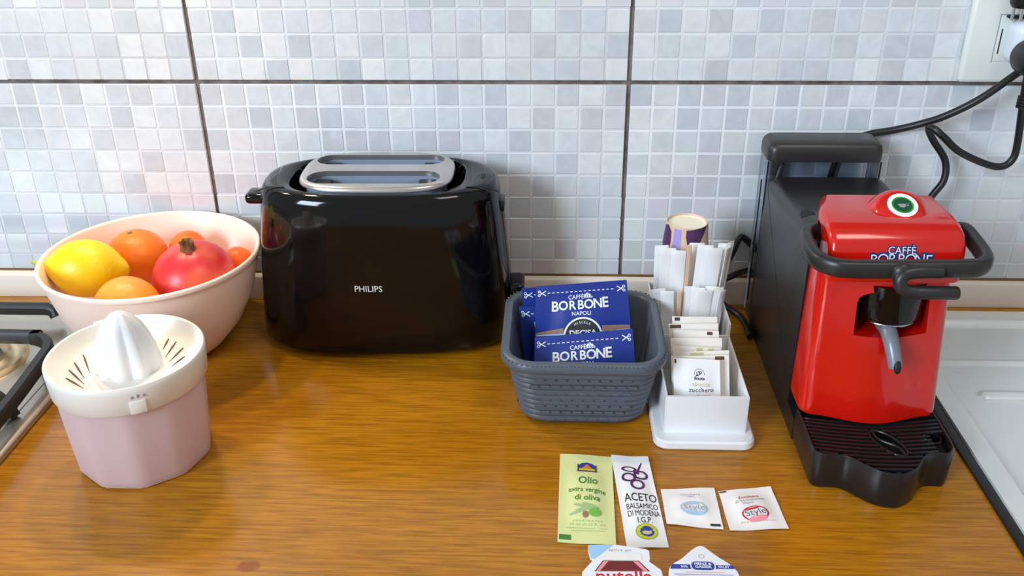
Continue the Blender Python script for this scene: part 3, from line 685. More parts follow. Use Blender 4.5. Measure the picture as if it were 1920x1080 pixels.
# blue coffee packets standing in the basket
def coffee(name, corners, label, full, seed, blank=False):
    s = Sheet(name, corners, 'packet', .0035 if full else .002, .0016, .10, .0004, label, 'packet', None, seed=seed)
    w, h = s.w, s.h; top = h/2
    dash = [rc(-w*.37+w*.74*i/15, -w*.37+w*.74*i/15+w*.028, top-.0077, top-.0069) for i in range(15)]
    s.print('dashed_line', poly_bm(*dash), 'ink_white')
    for sx in (-1, 1):
        cx, cy = sx*w*.43, top-.0073; bm = B()
        for a in (.5, -.5):
            q = poly_bm(rc(-.0046, .0026, -.00045, .00045)); q.transform(Matrix.Translation((cx, cy, 0)) @ Matrix.Rotation(a*1.1+(PI if sx < 0 else 0), 4, 'Z')); merge(bm, q)
            q = ring_bm(0, 0, .0007, .0014, 12); q.transform(Matrix.Translation((cx, cy, 0)) @ Matrix.Rotation(a*1.1+(PI if sx < 0 else 0), 4, 'Z') @ Matrix.Translation((.0034, 0, 0))); merge(bm, q)
        s.print('scissors_mark', bm, 'ink_white')
    bx = -w*.01
    # name set in rising, unequal capitals
    bm = B(); xs = [-.0256, -.0173, -.0085, -.0003, .0077, .0165, .0238]
    for ch, x, sz, dy in zip('BORBONE', xs, (.0136, .0120, .0118, .0118, .0120, .0124, .0132), (-.0006, 0, 0, .0001, .0003, .0006, .0010)):
        merge(bm, text_bm(ch, sz, bx+x, top-.0205+dy, bold=.022, sx=.98))
    s.print('brand_name', bm, 'ink_white')
    bm = text_bm('CAFFÈ', .0056, bx-.0046, top-.0128, bold=.012); s.print('lettering', bm, 'ink_white')
    bm = B()
    for dx, dy, rr in ((.0044, 0, .0012), (.0066, .0012, .0014), (.0089, 0, .0012), (.0109, -.0016, .0009)):
        merge(bm, ring_bm(bx+dx, top-.0116+dy, rr*.45, rr, 14))
    merge(bm, poly_bm(rc(bx+.0033, bx+.0103, top-.0139, top-.0133)))
    for dx in (.0044, .0066, .0088): merge(bm, poly_bm([(bx+dx-.0008, top-.0135), (bx+dx+.0008, top-.0135), (bx+dx, top-.0095)]))
    s.print('crest', bm, 'ink_white')
    s.print('lettering', text_bm('NAPOLI', .0052, bx+.0002, top-.0282, bold=.012, space=1.05), 'ink_white')
    if full:
        cy = top-.0500
        for pl in ([(-w*.49, cy+.0040), (-w*.2, cy+.0085), (-w*.2, cy+.0030), (-w*.49, cy+.0018)], [(w*.2, cy+.0095), (w*.49, cy+.0078), (w*.49, cy+.0045), (w*.2, cy+.0035)]):
            s.print('ribbon', poly_bm(pl), 'ink_tan', cut=2)
        for pl in ([(-w*.49, cy+.0020), (-w*.2, cy+.0034), (-w*.2, cy+.0016), (-w*.49, cy+.0008)], [(w*.2, cy+.0048), (w*.49, cy+.0052), (w*.49, cy+.0034), (w*.2, cy+.0020)]):
            s.print('ribbon', poly_bm(pl), 'ink_sky', cut=2, label='pale lower ribbon')
        rd = s.print('roundel', poly_bm(ell(0, cy, .0165, .0185, n=40)), 'ink_black', lift=.0004, cut=1)
        s.print('roundel_ring', ring_bm(0, cy, .0168, .0186, 44), 'ink_white', lift=.0005, under=rd)
        bm = B()
        for ch, a in zip('MISCELA', (.52, .35, .17, 0, -.17, -.35, -.52)):
            merge(bm, text_bm(ch, .0034, -.0135*math.sin(a), cy+.0135*math.cos(a), rot=a, bold=.0))
        s.print('lettering', bm, 'ink_white', lift=.0006, under=rd)
        s.print('lettering', text_bm('DECISA', .0076, 0, cy+.0030, bold=.030, sx=1.02), 'ink_white', lift=.0006, under=rd)
    return s
coffee('coffee_packet', [(.3439, -.152, .0912), (.432, -.152, .098), (.440, -.168, .010), (.352, -.168, .006)], 'blue coffee packet farthest back in the basket, only its corner showing', False, 3)
coffee('coffee_packet', [(.3415, -.163, .0766), (.4272, -.163, .0805), (.436, -.182, .006), (.350, -.182, .004)], 'low blue coffee packet wedged at the left of the basket', False, 2)
coffee('coffee_packet', [(.3582, -.170, .1023), (.4429, -.170, .1101), (.4545, -.200, .012), (.3565, -.200, .007)], 'tall blue coffee packet with the round dark emblem', True, 1)
coffee('coffee_packet', [(.3579, -.205, .0669), (.4475, -.205, .0778), (.4540, -.240, .009), (.3570, -.240, .006)], 'frontmost blue coffee packet lower than the rest in the basket', False, 0)

# ------------------------------------------------------------------ white organizer
og = thing('organizer', (.509, -.18, 0), 'white plastic organizer for sugar sachets and stirrers', 'organizer')
bm = B(); loft(bm, [[(x, y, z) for x, y in rrect(.4645+i, .5537-i, -.284+i, -.066-i, .012-i*.5, 6)] for z, i in ((.0004, .001), (.002, 0), (.007, .0006), (.0085, .0022))]); part('base_plate', bm, 'white', og, True)
ox0, ox1, oy0 = .4735, .5462, -.2685
def wall_piece(x0, x1, y0, y1, z1, name): b_ = B(); box(b_, x0, x1, y0, y1, .0083, z1, .0007, 2); part(name, b_, 'white', og, True)
bm = B(); loft(bm, [[(x, oy0+(.0015 if z < .03 else .003), z) if False else (x, y, z) for x, y in rrect(ox0, ox1, oy0, oy0+.0022, .001, 2)] for z in (.0083, .0460)]); part('front_wall', bm, 'white', og, True)
wall_piece(ox0, ox0+.002, oy0, -.160, .046, 'side_wall'); wall_piece(ox1-.002, ox1, oy0, -.160, .046, 'side_wall')
wall_piece(ox0, ox1, -.163, -.161, .0475, 'divider')
wall_piece(ox0, ox0+.002, -.162, -.072, .060, 'side_wall'); wall_piece(ox1-.002, ox1, -.162, -.072, .060, 'side_wall')
wall_piece(ox0, ox1, -.110, -.108, .060, 'divider'); wall_piece(ox0, ox1, -.074, -.072, .060, 'rear_wall')
bm = B(); lathe(bm, [(.012, .0084), (.012, .1180), (.010, .1200)], .5070, -.0905, 20, (True, True)); part('cup_post', bm, 'white', og, True)

# inverted paper cup
cup = thing('paper_cup', (.5070, -.0905, .07), 'upturned paper cup with purple patches behind the stirrers', 'cup')
bm = B(); lathe(bm, [(.0255, .0740), (.0262, .0748), (.0205, .1365), (.0198, .1368), (.0190, .1335), (.0001, .1333), (.0001, .1322), (.0195, .1320), (.0248, .0745)], .5070, -.0905, 48, (False, False)); part('cup_wall', bm, ['beige'], cup, True)
bm = B(); lathe(bm, [(.0189, .1350), (.0186, .1341), (.0001, .1339)], .5070, -.0905, 40, (False, True)); part('cup_bottom', bm, 'cup_cream', cup, True, label='cream recessed bottom of the cup')
def cup_patch(name, m, pts):
    bm = poly_bm(pts); bmesh.ops.subdivide_edges(bm, edges=bm.edges[:], cuts=3, use_grid_fill=True)
    for v in bm.verts:
        a, z = v.co.x, v.co.y; r = .0262+(.0205-.0262)*(z-.0748)/(.1365-.0748)+.0002
        v.co = Vector((.5070+r*math.sin(a), -.0905-r*math.cos(a), z))
    part(name, bm, m, cup, True)
cup_patch('purple_patch', 'cup_violet', [(-.15, .1350), (-.15, .128), (-.05, .1185), (.15, .1165), (.45, .1185), (.65, .1255), (.95, .1350), (1.35, .1362), (.9, .1364), (.4, .1362)])
cup_patch('lavender_patch', 'cup_lav', [(-.75, .135), (-.75, .112), (-.35, .112), (-.38, .135)])
cup_patch('purple_patch', 'cup_violet', [(-1.5, .134), (-1.7, .112), (-.95, .110), (-.86, .120), (-.90, .131), (-1.15, .1362)])

# wrapped stirrers: tall rear rank and short front rank, each one an object
def stirrer(x, y, z1, w, lean, turn, m='paper', group=None, label=None, z0=.0092):
    root = B(); t = .0016; h = z1-z0
    box(root, -w/2, w/2, -t/2, t/2, 0, h, .0004, 1)
    bmesh.ops.bisect_plane(root, geom=root.verts[:]+root.edges[:]+root.faces[:], plane_co=(0, 0, h*.5), plane_no=(0, 0, 1))
    bmesh.ops.bisect_plane(root, geom=root.verts[:]+root.edges[:]+root.faces[:], plane_co=(0, 0, h*.93), plane_no=(0, 0, 1))
    for v in root.verts:
        if v.co.z > h*.9: v.co.y *= .45
        v.co.y += .0015*math.sin(v.co.z/h*PI)
    o = part('wrapped_stirrer', root, m); o.location = (x, y, z0); o.rotation_euler = (lean[0], lean[1], turn)
    return tag(o, label, 'stirrer', group)
G1 = dict(group='tall stirrers in the organizer', label='tall white paper-wrapped stirrer in the rear rank of the organizer')
G2 = dict(group='short stirrers in the organizer', label='short white paper-wrapped stirrer in the middle rank of the organizer')
tall = [(.4835, -.1180, .1235, .0135, (.02, -.035), .05), (.4880, -.1215, .1225, .0150, (.03, -.02), .0), (.4960, -.1245, .1215, .0140, (.03, .0), -.08), (.5120, -.1175, .1250, .0150, (.0, .02), .03), (.5180, -.1210, .1262, .0150, (.03, .03), -.05),
        (.5245, -.1250, .1248, .0150, (.03, .05), .04), (.5310, -.1180, .1262, .0120, (.02, .08), .1), (.5352, -.1215, .1255, .0105, (.02, .09), .5), (.5385, -.1175, .1245, .0095, (.02, .10), .75), (.5360, -.1290, .1228, .0090, (.02, .09), .9)]
ORD = 'first second third fourth fifth sixth seventh eighth ninth tenth'.split()
for k, a in enumerate(sorted(tall)): stirrer(*a, group=G1['group'], label=f'tall white paper-wrapped stirrer, {ORD[k]} from the left in the rear rank')
bm = B(); box(bm, -.0022, .0022, -.0008, .0008, 0, .118, .0006, 1)
o = part('wooden_stirrer', bm, 'birch'); o.location = (.5045, -.1235, .0092); o.rotation_euler = (.03, .01, 0); tag(o, 'bare pale wooden stirrer in the gap between the two bunches', 'stirrer')
short = [(.4835, -.1370, .0870, .0140, (.05, -.10), .1), (.4905, -.1405, .0850, .0130, (.04, -.07), -.1), (.5085, -.1365, .0880, .0140, (.02, .01), .05), (.5140, -.1400, .0885, .0130, (.02, .02), -.1), (.5190, -.1440, .0875, .0140, (.03, .03), .1), (.5250, -.1380, .0895, .0120, (.03, .04), .0), (.5300, -.1420, .0890, .0120, (.02, .05), .35), (.5340, -.1460, .0870, .0090, (.02, .06), .7)]
for k, a in enumerate(sorted(short)): stirrer(*a, group=G2['group'], label=f'short white paper-wrapped stirrer, {ORD[k]} from the left in the middle rank')
bm = B(); box(bm, -.0022, .0022, -.0008, .0008, 0, .075, .0006, 1)
o = part('wooden_stirrer', bm, 'birch'); o.location = (.4990, -.1395, .0092); o.rotation_euler = (.03, -.02, 0); tag(o, 'short bare wooden stirrer between the short wrapped ones', 'stirrer')

# sugar sachets leaning back in the front compartment
def sugar(x0, x1, y, z, label, mark=None, dz=0., tilt=.30, m='paper_warm', front=False, seed=0):
    H = .058; by = y-H*math.sin(tilt); bz = max(.0105, z-H*math.cos(tilt))
    s = Sheet('sugar_sachet', [(x0, y, z), (x1, y, z+dz), (x1+.003, by, bz+dz), (x0+.003, by, bz)], m, .0022, .0006, .08, .0003, label, 'sachet', None, seed=seed)
    t = s.h/2
    if mark:
        for (u0, u1, mm) in mark: s.print('corner_mark', poly_bm(rc(s.w*u0, s.w*u1, t-.0040, t-.0008)), mm)
    return s
sugar(.4870, .5290, -.176, .0752, 'rearmost sugar sachet with a dark mark at its upper left corner', [(-.45, -.33, 'ink_dark')], .0, seed=1)
sugar(.4830, .5290, -.184, .0715, 'sugar sachet second from the back with a reddish brown corner mark', [(-.47, -.25, 'ink_brown')], .001, seed=2)
sugar(.4865, .5285, -.193, .0702, 'sugar sachet third from the back with a brown mark at upper right', [(.24, .36, 'ink_brown')], -.0006, seed=3)
sugar(.4830, .5300, -.203, .0672, 'plain sugar sachet in the middle of the stack', None, .0006, seed=4)
sugar(.4840, .5280, -.212, .0640, 'sugar sachet with a thin olive line along its top', [(.0, .36, 'ink_gold')], -.0012, seed=5)
sugar(.4845, .5340, -.220, .0622, 'sugar sachet with a short olive stripe, just behind the two front ones', [(-.20, .04, 'ink_gold')], .0028, seed=6)
sugar(.4810, .5325, -.229, .0638, 'second sugar sachet from the front with a brown mark at right', [(.26, .42, 'ink_brown')], .0012, seed=7)
fs = sugar(.4816, .5230, -.2375, .0668, 'frontmost sugar sachet printed with a cup emblem and words', None, -.0016, m='paper', seed=8, tilt=.34)
t = fs.h/2
fs.print('emblem', ring_bm(.002, t-.0132, .0042, .0047, 24, a0=-.2, a1=PI+.2), 'ink_grey')
bm = ring_bm(.0012, t-.0127, .0012, .0018, 16); merge(bm, ring_bm(.0030, t-.0120, .0009, .0014, 16)); merge(bm, poly_bm(rc(-.0012, .0008, t-.0152, t-.0140))); fs.print('emblem_cup', bm, 'ink_dark')
fs.print('lettering', text_bm('finuta', .0042, .002, t-.0172, bold=.02), 'ink_dark')
fs.print('lettering', text_bm('sbooze', .0052, .0035, t-.0226, bold=.004, space=1.1), 'ink_gold', label='pale gold word')
fs.print('lettering', text_bm('zucchero', .0054, .0035, t-.0278, rot=.03, bold=.008, space=1.12), 'ink_dark', label='dark word zucchero')
fs.print('lettering', text_bm('sucre', .0050, .0050, t-.0325, bold=.004, space=1.1), 'ink_gold', label='pale gold word')
fs.print('corner_mark', poly_bm(rc(-.0195, -.0180, t-.0045, t-.0010)), 'ink_dark')

# ------------------------------------------------------------------ red coffee machine
fm = thing('coffee_machine', (.647, -.17, 0), 'red and black espresso machine with a U-shaped lever', 'coffee machine')
# black body, an extruded side profile
side = [(-.056, .0006), (-.056, .164), (-.058, .170), (-.063, .1735), (-.120, .1755), (-.165, .1810), (-.190, .1850), (-.23, .1850), (-.237, .180), (-.237, .022), (-.262, .021), (-.264, .019), (-.265, .0006)]
bm = B(); prism(bm, side, .5880, .7040, axis='x')
es = [e for e in bm.edges if all(v.co.z > .15 for v in e.verts) and abs(e.verts[0].co.x-e.verts[1].co.x) < 1e-5]
bmesh.ops.bevel(bm, geom=es, offset=.012, segments=5, profile=.5, affect='EDGES')
mb = part('machine_body', bm, 'black_body', fm, True, sharp=40)
wn = mb.modifiers.new('even_normals', 'WEIGHTED_NORMAL'); wn.weight = 50; wn.keep_sharp = True
bm = B(); t = bmesh.new(); bmesh.ops.create_uvsphere(t, u_segments=24, v_segments=12, radius=1); merge(bm, t, Matrix.Translation((.5975, -.1830, .1826)) @ Matrix.Rotation(math.radians(-14), 4, 'Y') @ Matrix.Diagonal((.0065, .0125, .0022, 1)))
part('lever_recess', bm, 'void', fm, True)
# smoked tank with a charcoal lid
def tank_ring(i, z): return [(x, y, z) for x, y in rrect(.5885+i, .7005-i, -.0535+i, -.0140-i, .005, 4)]
bm = B(); loft(bm, [tank_ring(0, .004), tank_ring(0, .1880)], caps=(True, False)); tank = part('water_tank', bm, 'smoked', fm, True, label='translucent smoked water tank')
bm = B(); loft(bm, [[(x, y, z) for x, y in rrect(.5875+i, .7015-i, -.0565+i, -.0120-i, .009-i*.3, 6)] for z, i in ((.1865, .0004), (.1885, 0), (.1970, .0), (.2015, .0012), (.2045, .0040), (.2060, .0085))]); tlid = part('tank_lid', bm, 'black_lid', fm, True, sharp=50)
bm = B(); lathe(bm, [(.0085, -.0008), (.0098, 0), (.0085, .0008)], 0, 0, 28, (True, True)); bm.transform(Matrix.Translation((.6455, -.0515, .2000)) @ Matrix.Rotation(math.radians(52), 4, 'X') @ Matrix.Diagonal((1, .8, 1, 1))); part('lid_notch', bm, 'black_body', tlid, True)
bm = B(); tube(bm, [(.6035, -.050, .1845), (.600, -.053, .170), (.597, -.054, .160)], .0032, 10); part('tank_tube', bm, 'black_matte', tank, True)
for x, y0, z0, z1 in ((.5888, -.053, .02, .186), (.5886, -.034, .02, .160), (.7003, -.053, .15, .186)):
    bm = B(); box(bm, x-.0006, x+.0006, y0-.0008, y0+.0008, z0, z1); part('tank_edge', bm, 'void', tank, True)
# red front cover
def cover_ring(z):
    t = (z-.030)/.140
    x0, x1, yf, bl = .5886+.0016*t, .7055-.0075*t, -.2780+.0100*t, .0125-.005*t; R = .013; out = []
    out.append((x0, -.2375)); 
    for k in range(7): a = PI+k/6*PI/2; out.append((x0+R+R*math.cos(a), yf+R+R*math.sin(a)))
    n = 18
    for k in range(1, n): u = k/n; out.append((x0+R+(x1-x0-2*R)*u, yf-bl*(math.sin(PI*u)**1.3)))
    for k in range(7): a = 1.5*PI+k/6*PI/2; out.append((x1-R+R*math.cos(a), yf+R+R*math.sin(a)))
    out.append((x1, -.2375)); return [(x, y, z) for x, y in out]
bm = B(); zs = [.0350, .0358, .039]+[.048+.0122*i for i in range(11)]
rg = [cover_ring(z) for z in zs]
def shrink(r, s): c = (.647, -.252); return [(c[0]+(x-c[0])*s, min(-.2375, c[1]+(y-c[1])*s*s), z) for x, y, z in r]
rg[0] = shrink(rg[0], .975); rg[1] = shrink(rg[1], .992)
loft(bm, rg)
ct = B(); arch = [(.6215, .1150), (.6815, .1155), (.6800, .1445)]+[(.680-.0295-.0295*math.cos(PI-u*PI)*1.0*1, .1445+.0115*math.sin(u*PI)**.8) for u in [i/12 for i in range(1, 12)]]+[(.6210, .1435)]
prism(ct, arch, -.30, -.22, axis='y')
bm = bm_boolean(bm, ct); part('front_cover', bm, 'red', fm, True, sharp=40, label='glossy red front cover with an arched opening')
# brew head and spout inside the arch
bm = B(); lathe(bm, [(.010, .1245), (.0235, .1248), (.0265, .1275), (.0275, .132), (.0280, .160)], .6515, -.2560, 40, (True, True)); head = part('brew_head', bm, 'black_gloss', fm, True)
bm = B(); tube(bm, [(.6515+.0262*math.sin(a), -.2560-.0262*math.cos(a), .1268) for a in [-.75+1.45*i/24 for i in range(25)]], lambda t: .0012*math.sin(PI*min(1, max(0, t*.94+.03))), 8); part('head_highlight', bm, 'silver', head, True)  # silver crescent standing in for the highlight on the head's lower lip
bm = B(); tube(bm, catmull([(.6475, -.268, .1225), (.6478, -.280, .1215), (.6482, -.289, .1165), (.6495, -.296, .108), (.6510, -.301, .0985)], 5), lambda t: .0074-.0020*t, 14); spt = part('spout', bm, 'spout', fm, True, label='grey curved pouring spout')
bm = B(); t = bmesh.new(); bmesh.ops.create_uvsphere(t, u_segments=16, v_segments=8, radius=1); merge(bm, t, Matrix.Translation((.6510, -.3045, .1015)) @ Matrix.Rotation(math.radians(-24), 4, 'X') @ Matrix.Diagonal((.0031, .0022, .0058, 1))); part('spout_mouth', bm, 'void', spt, True)
# red lid
ltop = [(-.2770, .1640), (-.2788, .176), (-.2780, .187), (-.2745, .1975), (-.2670, .2045), (-.2560, .2078), (-.235, .2088), (-.1960, .2068), (-.1915, .2020), (-.1915, .1700), (-.240, .1640)]
def inset(pts, d):
    out = []
    for i in range(len(pts)):
        p = Vector(pts[i]); t0 = (p-Vector(pts[i-1])).normalized(); t1 = (Vector(pts[(i+1) % len(pts)])-p).normalized()
        n = Vector((-t0.y-t1.y, t0.x+t1.x)).normalized(); k = d/max(.5, n.dot(Vector((-t0.y, t0.x)))); out.append(tuple(p+n*k))
    return out
R = .0060; st = []
for k in range(6): a_ = PI/2*k/5; st.append((.5915+R*(1-math.sin(a_)), R*(1-math.cos(a_)), .6985-R*(1-math.sin(a_))))
st = st[::-1]
io = 1 if inset(ltop, .001)[2][0] > ltop[2][0] else -1
bm = B(); loft(bm, [[(x0, y, z) for y, z in inset(ltop, io*d)] for x0, d, x1 in st]+[[(x1, y, z) for y, z in inset(ltop, io*d)] for x0, d, x1 in st[::-1]])
for v in bm.verts:
    t_ = max(0, min(1, (v.co.y+.238)/.042)); v.co.x += .0115*t_*t_*max(0, min(1, (.645-v.co.x)/.05))
ct = B(); ck = [( -.238+.0125*math.cos(2*PI*i/20), .1880+.0125*math.sin(2*PI*i/20)) for i in range(20)]
ck = [(-.238+.0125*math.cos(PI*i/12), .1880+.0125*math.sin(PI*i/12)) for i in range(13)]+[(-.2505, .150), (-.2255, .150)]
prism(ct, ck, .580, .5995, axis='x')
bm = bm_boolean(bm, ct, 'FAST'); part('top_cover', bm, 'red', fm, True, sharp=40, label='glossy red rounded lid')
bm = B(); ax = Matrix.Translation((.6565, -.2330, .2050)) @ Matrix.Rotation(math.radians(27), 4, 'X')
t = bmesh.new(); lathe(t, [(.0300, -.012), (.0262, -.004), (.0235, .002), (.0205, .0070), (.0175, .0095), (.0145, .0104), (.0002, .0104)], 0, 0, 48, (False, True)); merge(bm, t, ax); dome = part('button_dome', bm, 'red', fm, True, sharp=50)
def disc_part(name, r0, r1, z0, z1, m, label=None):
    t = bmesh.new(); lathe(t, [(max(r0, .0002), z0), (max(r0, .0002), z1), (r1, z1), (r1, z0)], 0, 0, 48, (True, False)) if False else lathe(t, [(r1, z0), (r1, z1), (max(r0, .0002), z1), (max(r0, .0002), z0)], 0, 0, 48, (False, False))
    t.transform(ax); part(name, t, m, dome, True, label=label)
disc_part('light_ring', .0090, .0120, .0100, .0110, 'ring', 'glowing pale ring around the button')
disc_part('inner_ring', .0075, .0090, .0100, .0109, 'ring_green')
disc_part('button', 0, .0076, .0100, .0108, 'button', 'dark green brewing button')
bm = poly_bm([(-.0040, .0012), (.0030, .0012), (.0022, -.0016), (.0008, -.0028), (-.0018, -.0028), (-.0032, -.0016)]); merge(bm, ring_bm(.0034, .0000, .0008, .0014, 16)); merge(bm, ring_bm(-.0005, .0014, .0030, .0036, 20, a0=0, a1=PI*.999)) if False else None
bm.transform(ax @ Matrix.Translation((0, 0, .0111))); part('cup_symbol', bm, 'ink_grey', dome, True)
# blue name badge with pale letters, half behind the lever bar
def lid_y(z):
    for (y0, z0), (y1, z1) in zip(ltop[:6], ltop[1:6]):
        if z0 <= z <= z1: return y0+(y1-y0)*(z-z0)/(z1-z0)
    return -.2770
for nm, big, small, off, mm in (('badge_outline', .11, .10, .0003, 'logo_blue'), ('badge_lettering', -.004, -.004, .0007, 'ink_white')):
    bm = B()
    for ch, k in zip('BORBONE', range(7)): merge(bm, text_bm(ch, .0115, .6262+.0071*k, .1850-(.0006 if k in (0, 6) else 0), bold=big))
    merge(bm, text_bm('CAFFÈ', .0078, .6475, .1918, bold=small))
    bmesh.ops.subdivide_edges(bm, edges=bm.edges[:], cuts=1)
    bmesh.ops.triangulate(bm, faces=bm.faces)
    for v in bm.verts: v.co = Vector((v.co.x, lid_y(v.co.y)-off, v.co.y))
    part(nm, bm, mm, fm, True)
# lever: a U of rounded bar with a latch grip
hp = [(-.55, -1), (.55, -1), (.85, -.75), (1, -.3), (1, .3), (.85, .75), (.55, 1), (-.55, 1), (-.85, .75), (-1, .3), (-1, -.3), (-.85, -.75)]
hp = [(u*.0052, v*.0068) for u, v in hp]
hpath = [(.5945, -.2360, .1895), (.5885, -.2370, .1905), (.5825, -.2420, .1910), (.5790, -.2520, .1905), (.5775, -.2720, .1895), (.5800, -.2890, .1885), (.5890, -.2990, .1880), (.6020, -.3020, .1878), (.6450, -.3030, .1885), (.6880, -.3020, .1890), (.6995, -.2990, .1890), (.7075, -.2900, .1892), (.7105, -.2760, .1895), (.7115, -.2560, .1905), (.7110, -.2420, .1915), (.7080, -.2360, .1915), (.6975, -.2350, .1910)]
bm = B(); tube(bm, catmull(hpath, 6), 1., prof=hp, up=(0, 0, 1)); lev = part('lever', bm, 'handle', fm, True, sharp=50, label='charcoal U-shaped lever')
bm = B(); tube(bm, catmull([(.667, -.3085, .1890), (.650, -.3095, .1895), (.6395, -.3105, .1875), (.6360, -.312, .1820), (.6400, -.314, .1762), (.650, -.3150, .1745)], 6), .0052, 12); part('lever_hook', bm, 'handle', lev, True)
bm = B(); lathe(bm, [(.0035, 0), (.0050, .0012), (.0053, .004), (.0053, .032), (.0046, .0335)], 0, 0, 16, (True, True)); bm.transform(Matrix.Translation((.6465, -.3150, .1745)) @ Matrix.Rotation(PI/2, 4, 'Y')); part('lever_grip', bm, 'handle', lev, True)
bm = B(); t = bmesh.new(); bmesh.ops.create_uvsphere(t, u_segments=20, v_segments=12, radius=1); merge(bm, t, Matrix.Translation((.6385, -.3080, .1875)) @ Matrix.Diagonal((.0085, .0055, .0085, 1))); part('lever_lobe', bm, 'handle', lev, True)
# drip tray with a wavy front
front = [(.5880, -.3215), (.5893, -.3275), (.5954, -.3318), (.6050, -.3322), (.6123, -.3335), (.6190, -.3390), (.6237, -.3440), (.6337, -.3526), (.6440, -.3562), (.6520, -.3565), (.6637, -.3496), (.6715, -.3400), (.6756, -.3340), (.6815, -.3290), (.6877, -.3278), (.6975, -.3280), (.7045, -.3190)]
fp = [(p.x, p.y) for p in catmull([(x, y, 0) for x, y in front], 4)]
outl = [(.5880, -.2660)]+fp+[(.7055, -.3090), (.7055, -.2660)]
sgn = 1 if Vector(inset(outl, .001)[10])[1] > outl[10][1] else -1
def oi(d, z): return [(x, y, z) for x, y in inset(outl, sgn*d)]
bm = B(); loft(bm, [oi(.0012, .0006), oi(.0004, .003), oi(0, .012), oi(0, .0335), oi(.0004, .0345), oi(.0014, .0347), oi(.0022, .0340), oi(.0026, .024)]); dtray = part('drip_tray', bm, 'black_body', fm, True, sharp=40)
# grating: arched ribs, built as one piece of many slats too narrow to pick apart
def yfront(x):
    best = None
    for (xa, ya), (xb, yb) in zip(fp[:-1], fp[1:]):
        if min(xa, xb)-1e-6 <= x <= max(xa, xb)+1e-6 and abs(xb-xa) > 1e-7:
            y = ya+(yb-ya)*(x-xa)/(xb-xa); best = y if best is None else max(best, y)
    return best if best is not None else -.318
def ypos(x, k): return -.2790-.0052*k-.0068*math.sin(PI*min(1, max(0, (x-.588)/.1175)))
bean_c = Vector((.6530, -.3120)); bang = math.radians(118)
def in_bean(x, y, gr=0.):
    d = Vector((x, y))-bean_c; u = d.x*math.cos(bang)+d.y*math.sin(bang); v = -d.x*math.sin(bang)+d.y*math.cos(bang)
    return (u/(.0185+gr))**2+(v/(.0088+gr))**2 < 1
bm = B()
for k in range(14):
    run = []
    for i in range(61):
        x = .5906+.1125*i/60; y = ypos(x, k)
        ok = y > yfront(x)+.0032 and not in_bean(x, y, .001) and not (x > .690 and y < -.300)
        if ok: run.append((x, y, .0322))
        if (not ok or i == 60) and len(run) > 2: tube(bm, run, 1., prof=[(-.0013, -.002), (.0013, -.002), (.0011, .0016), (-.0011, .0016)], up=(0, 0, 1)); run = []
        elif not ok: run = []
part('grating', bm, 'black_body', dtray, True, kind='stuff')
bm = B(); pts = []
for i in range(36):
    t = 2*PI*i/36; u, v = .0192*math.cos(t), .0093*math.sin(t); pts.append((bean_c.x+u*math.cos(bang)-v*math.sin(bang), bean_c.y+u*math.sin(bang)+v*math.cos(bang), .0325))
tube(bm, pts, .0011, 8, closed=True)
sp = []
for i in range(17):
    u = -.018+.036*i/16; v = .0030*math.sin(u/.018*PI); sp.append((bean_c.x+u*math.cos(bang)-v*math.sin(bang), bean_c.y+u*math.sin(bang)+v*math.cos(bang), .0325))
tube(bm, sp, .0011, 8); part('bean_frame', bm, 'black_body', dtray, True)
bm = B(); prism(bm, inset(outl, sgn*.003), .020, .0245); part('tray_floor', bm, 'void', dtray, True)
bm = B(); lathe(bm, [(.0045, .025), (.0062, .0335), (.0070, .0340), (.0078, .0330)], .6915, -.3050, 24, (True, False)); part('tray_float', bm, 'black_gloss', dtray, True)

# ------------------------------------------------------------------ sachets lying on the worktop
Z = .0012
def flat(pts, z=Z): return [(x, y, z) for x, y in pts]
oil = Sheet('oil_sachet', flat([(.3818, -.2934), (.4268, -.2962), (.4243, -.4062), (.3794, -.4040)]), 'green_paper', .0022, .0008, .10, .0003, 'pale green olive oil sachet lying flat on the worktop', 'sachet', seed=1)
w, h = oil.w, oil.h; t = h/2
emb = oil.print('emblem', poly_bm([(-0.0070, t-0.0240), (0.0087, t-0.0240), (0.0087, t-0.0165), (0.0055, t-0.0125), (0.0009, t-0.0112), (-0.0037, t-0.0125), (-0.0070, t-0.0165)]), 'ink_blue', cut=1)
oil.print('emblem_hill', poly_bm([(-0.0060, t-0.0232), (0.0077, t-0.0232), (0.0077, t-0.0205), (0.0009, t-0.0190), (-0.0060, t-0.0205)]), 'ink_yellow', lift=.0004, under=emb, cut=1)
oil.print('emblem_roof', poly_bm([(-0.0037, t-0.0205), (0.0055, t-0.0205), (0.0009, t-0.0135)]), 'ink_orange', lift=.0005, under=emb, cut=1)
bm = B(); merge(bm, poly_bm(rc(-.0073, -.0065, t-0.0245, t-0.0140), rc(.0082, .0090, t-0.0245, t-0.0140), rc(-.0080, .0097, t-0.0248, t-0.0239))); oil.print('emblem_frame', bm, 'ink_brown', lift=.0005, under=emb)
oil.print('lettering', text_bm('Olio', .0130, .0015, t-.0378, rot=-.04, bold=.014, sx=.70), 'ink_green')
oil.print('lettering', text_bm('extra vergine', .0082, .0006, t-.0498, rot=-.07, bold=.008, sx=.70), 'ink_green')
oil.print('lettering', text_bm('di oliva', .0094, .0008, t-.0598, rot=-.04, bold=.012, sx=.78), 'ink_green')
bm = B()
for cx, cy, a, L in ((-.0025, t-.0700, -.25, .0085), (-.0075, t-.0770, .45, .0072), (-.0020, t-.0735, .25, .0070), (.0035, t-.0690, -.35, .0075)): merge(bm, poly_bm(ell(cx, cy, L, .0016, a, 18)))
oil.print('olive_leaves', bm, 'ink_leaf')
oil.print('olive', poly_bm(ell(.0068, t-.0768, .0052, .0047)), 'ink_olive', lift=.0004)
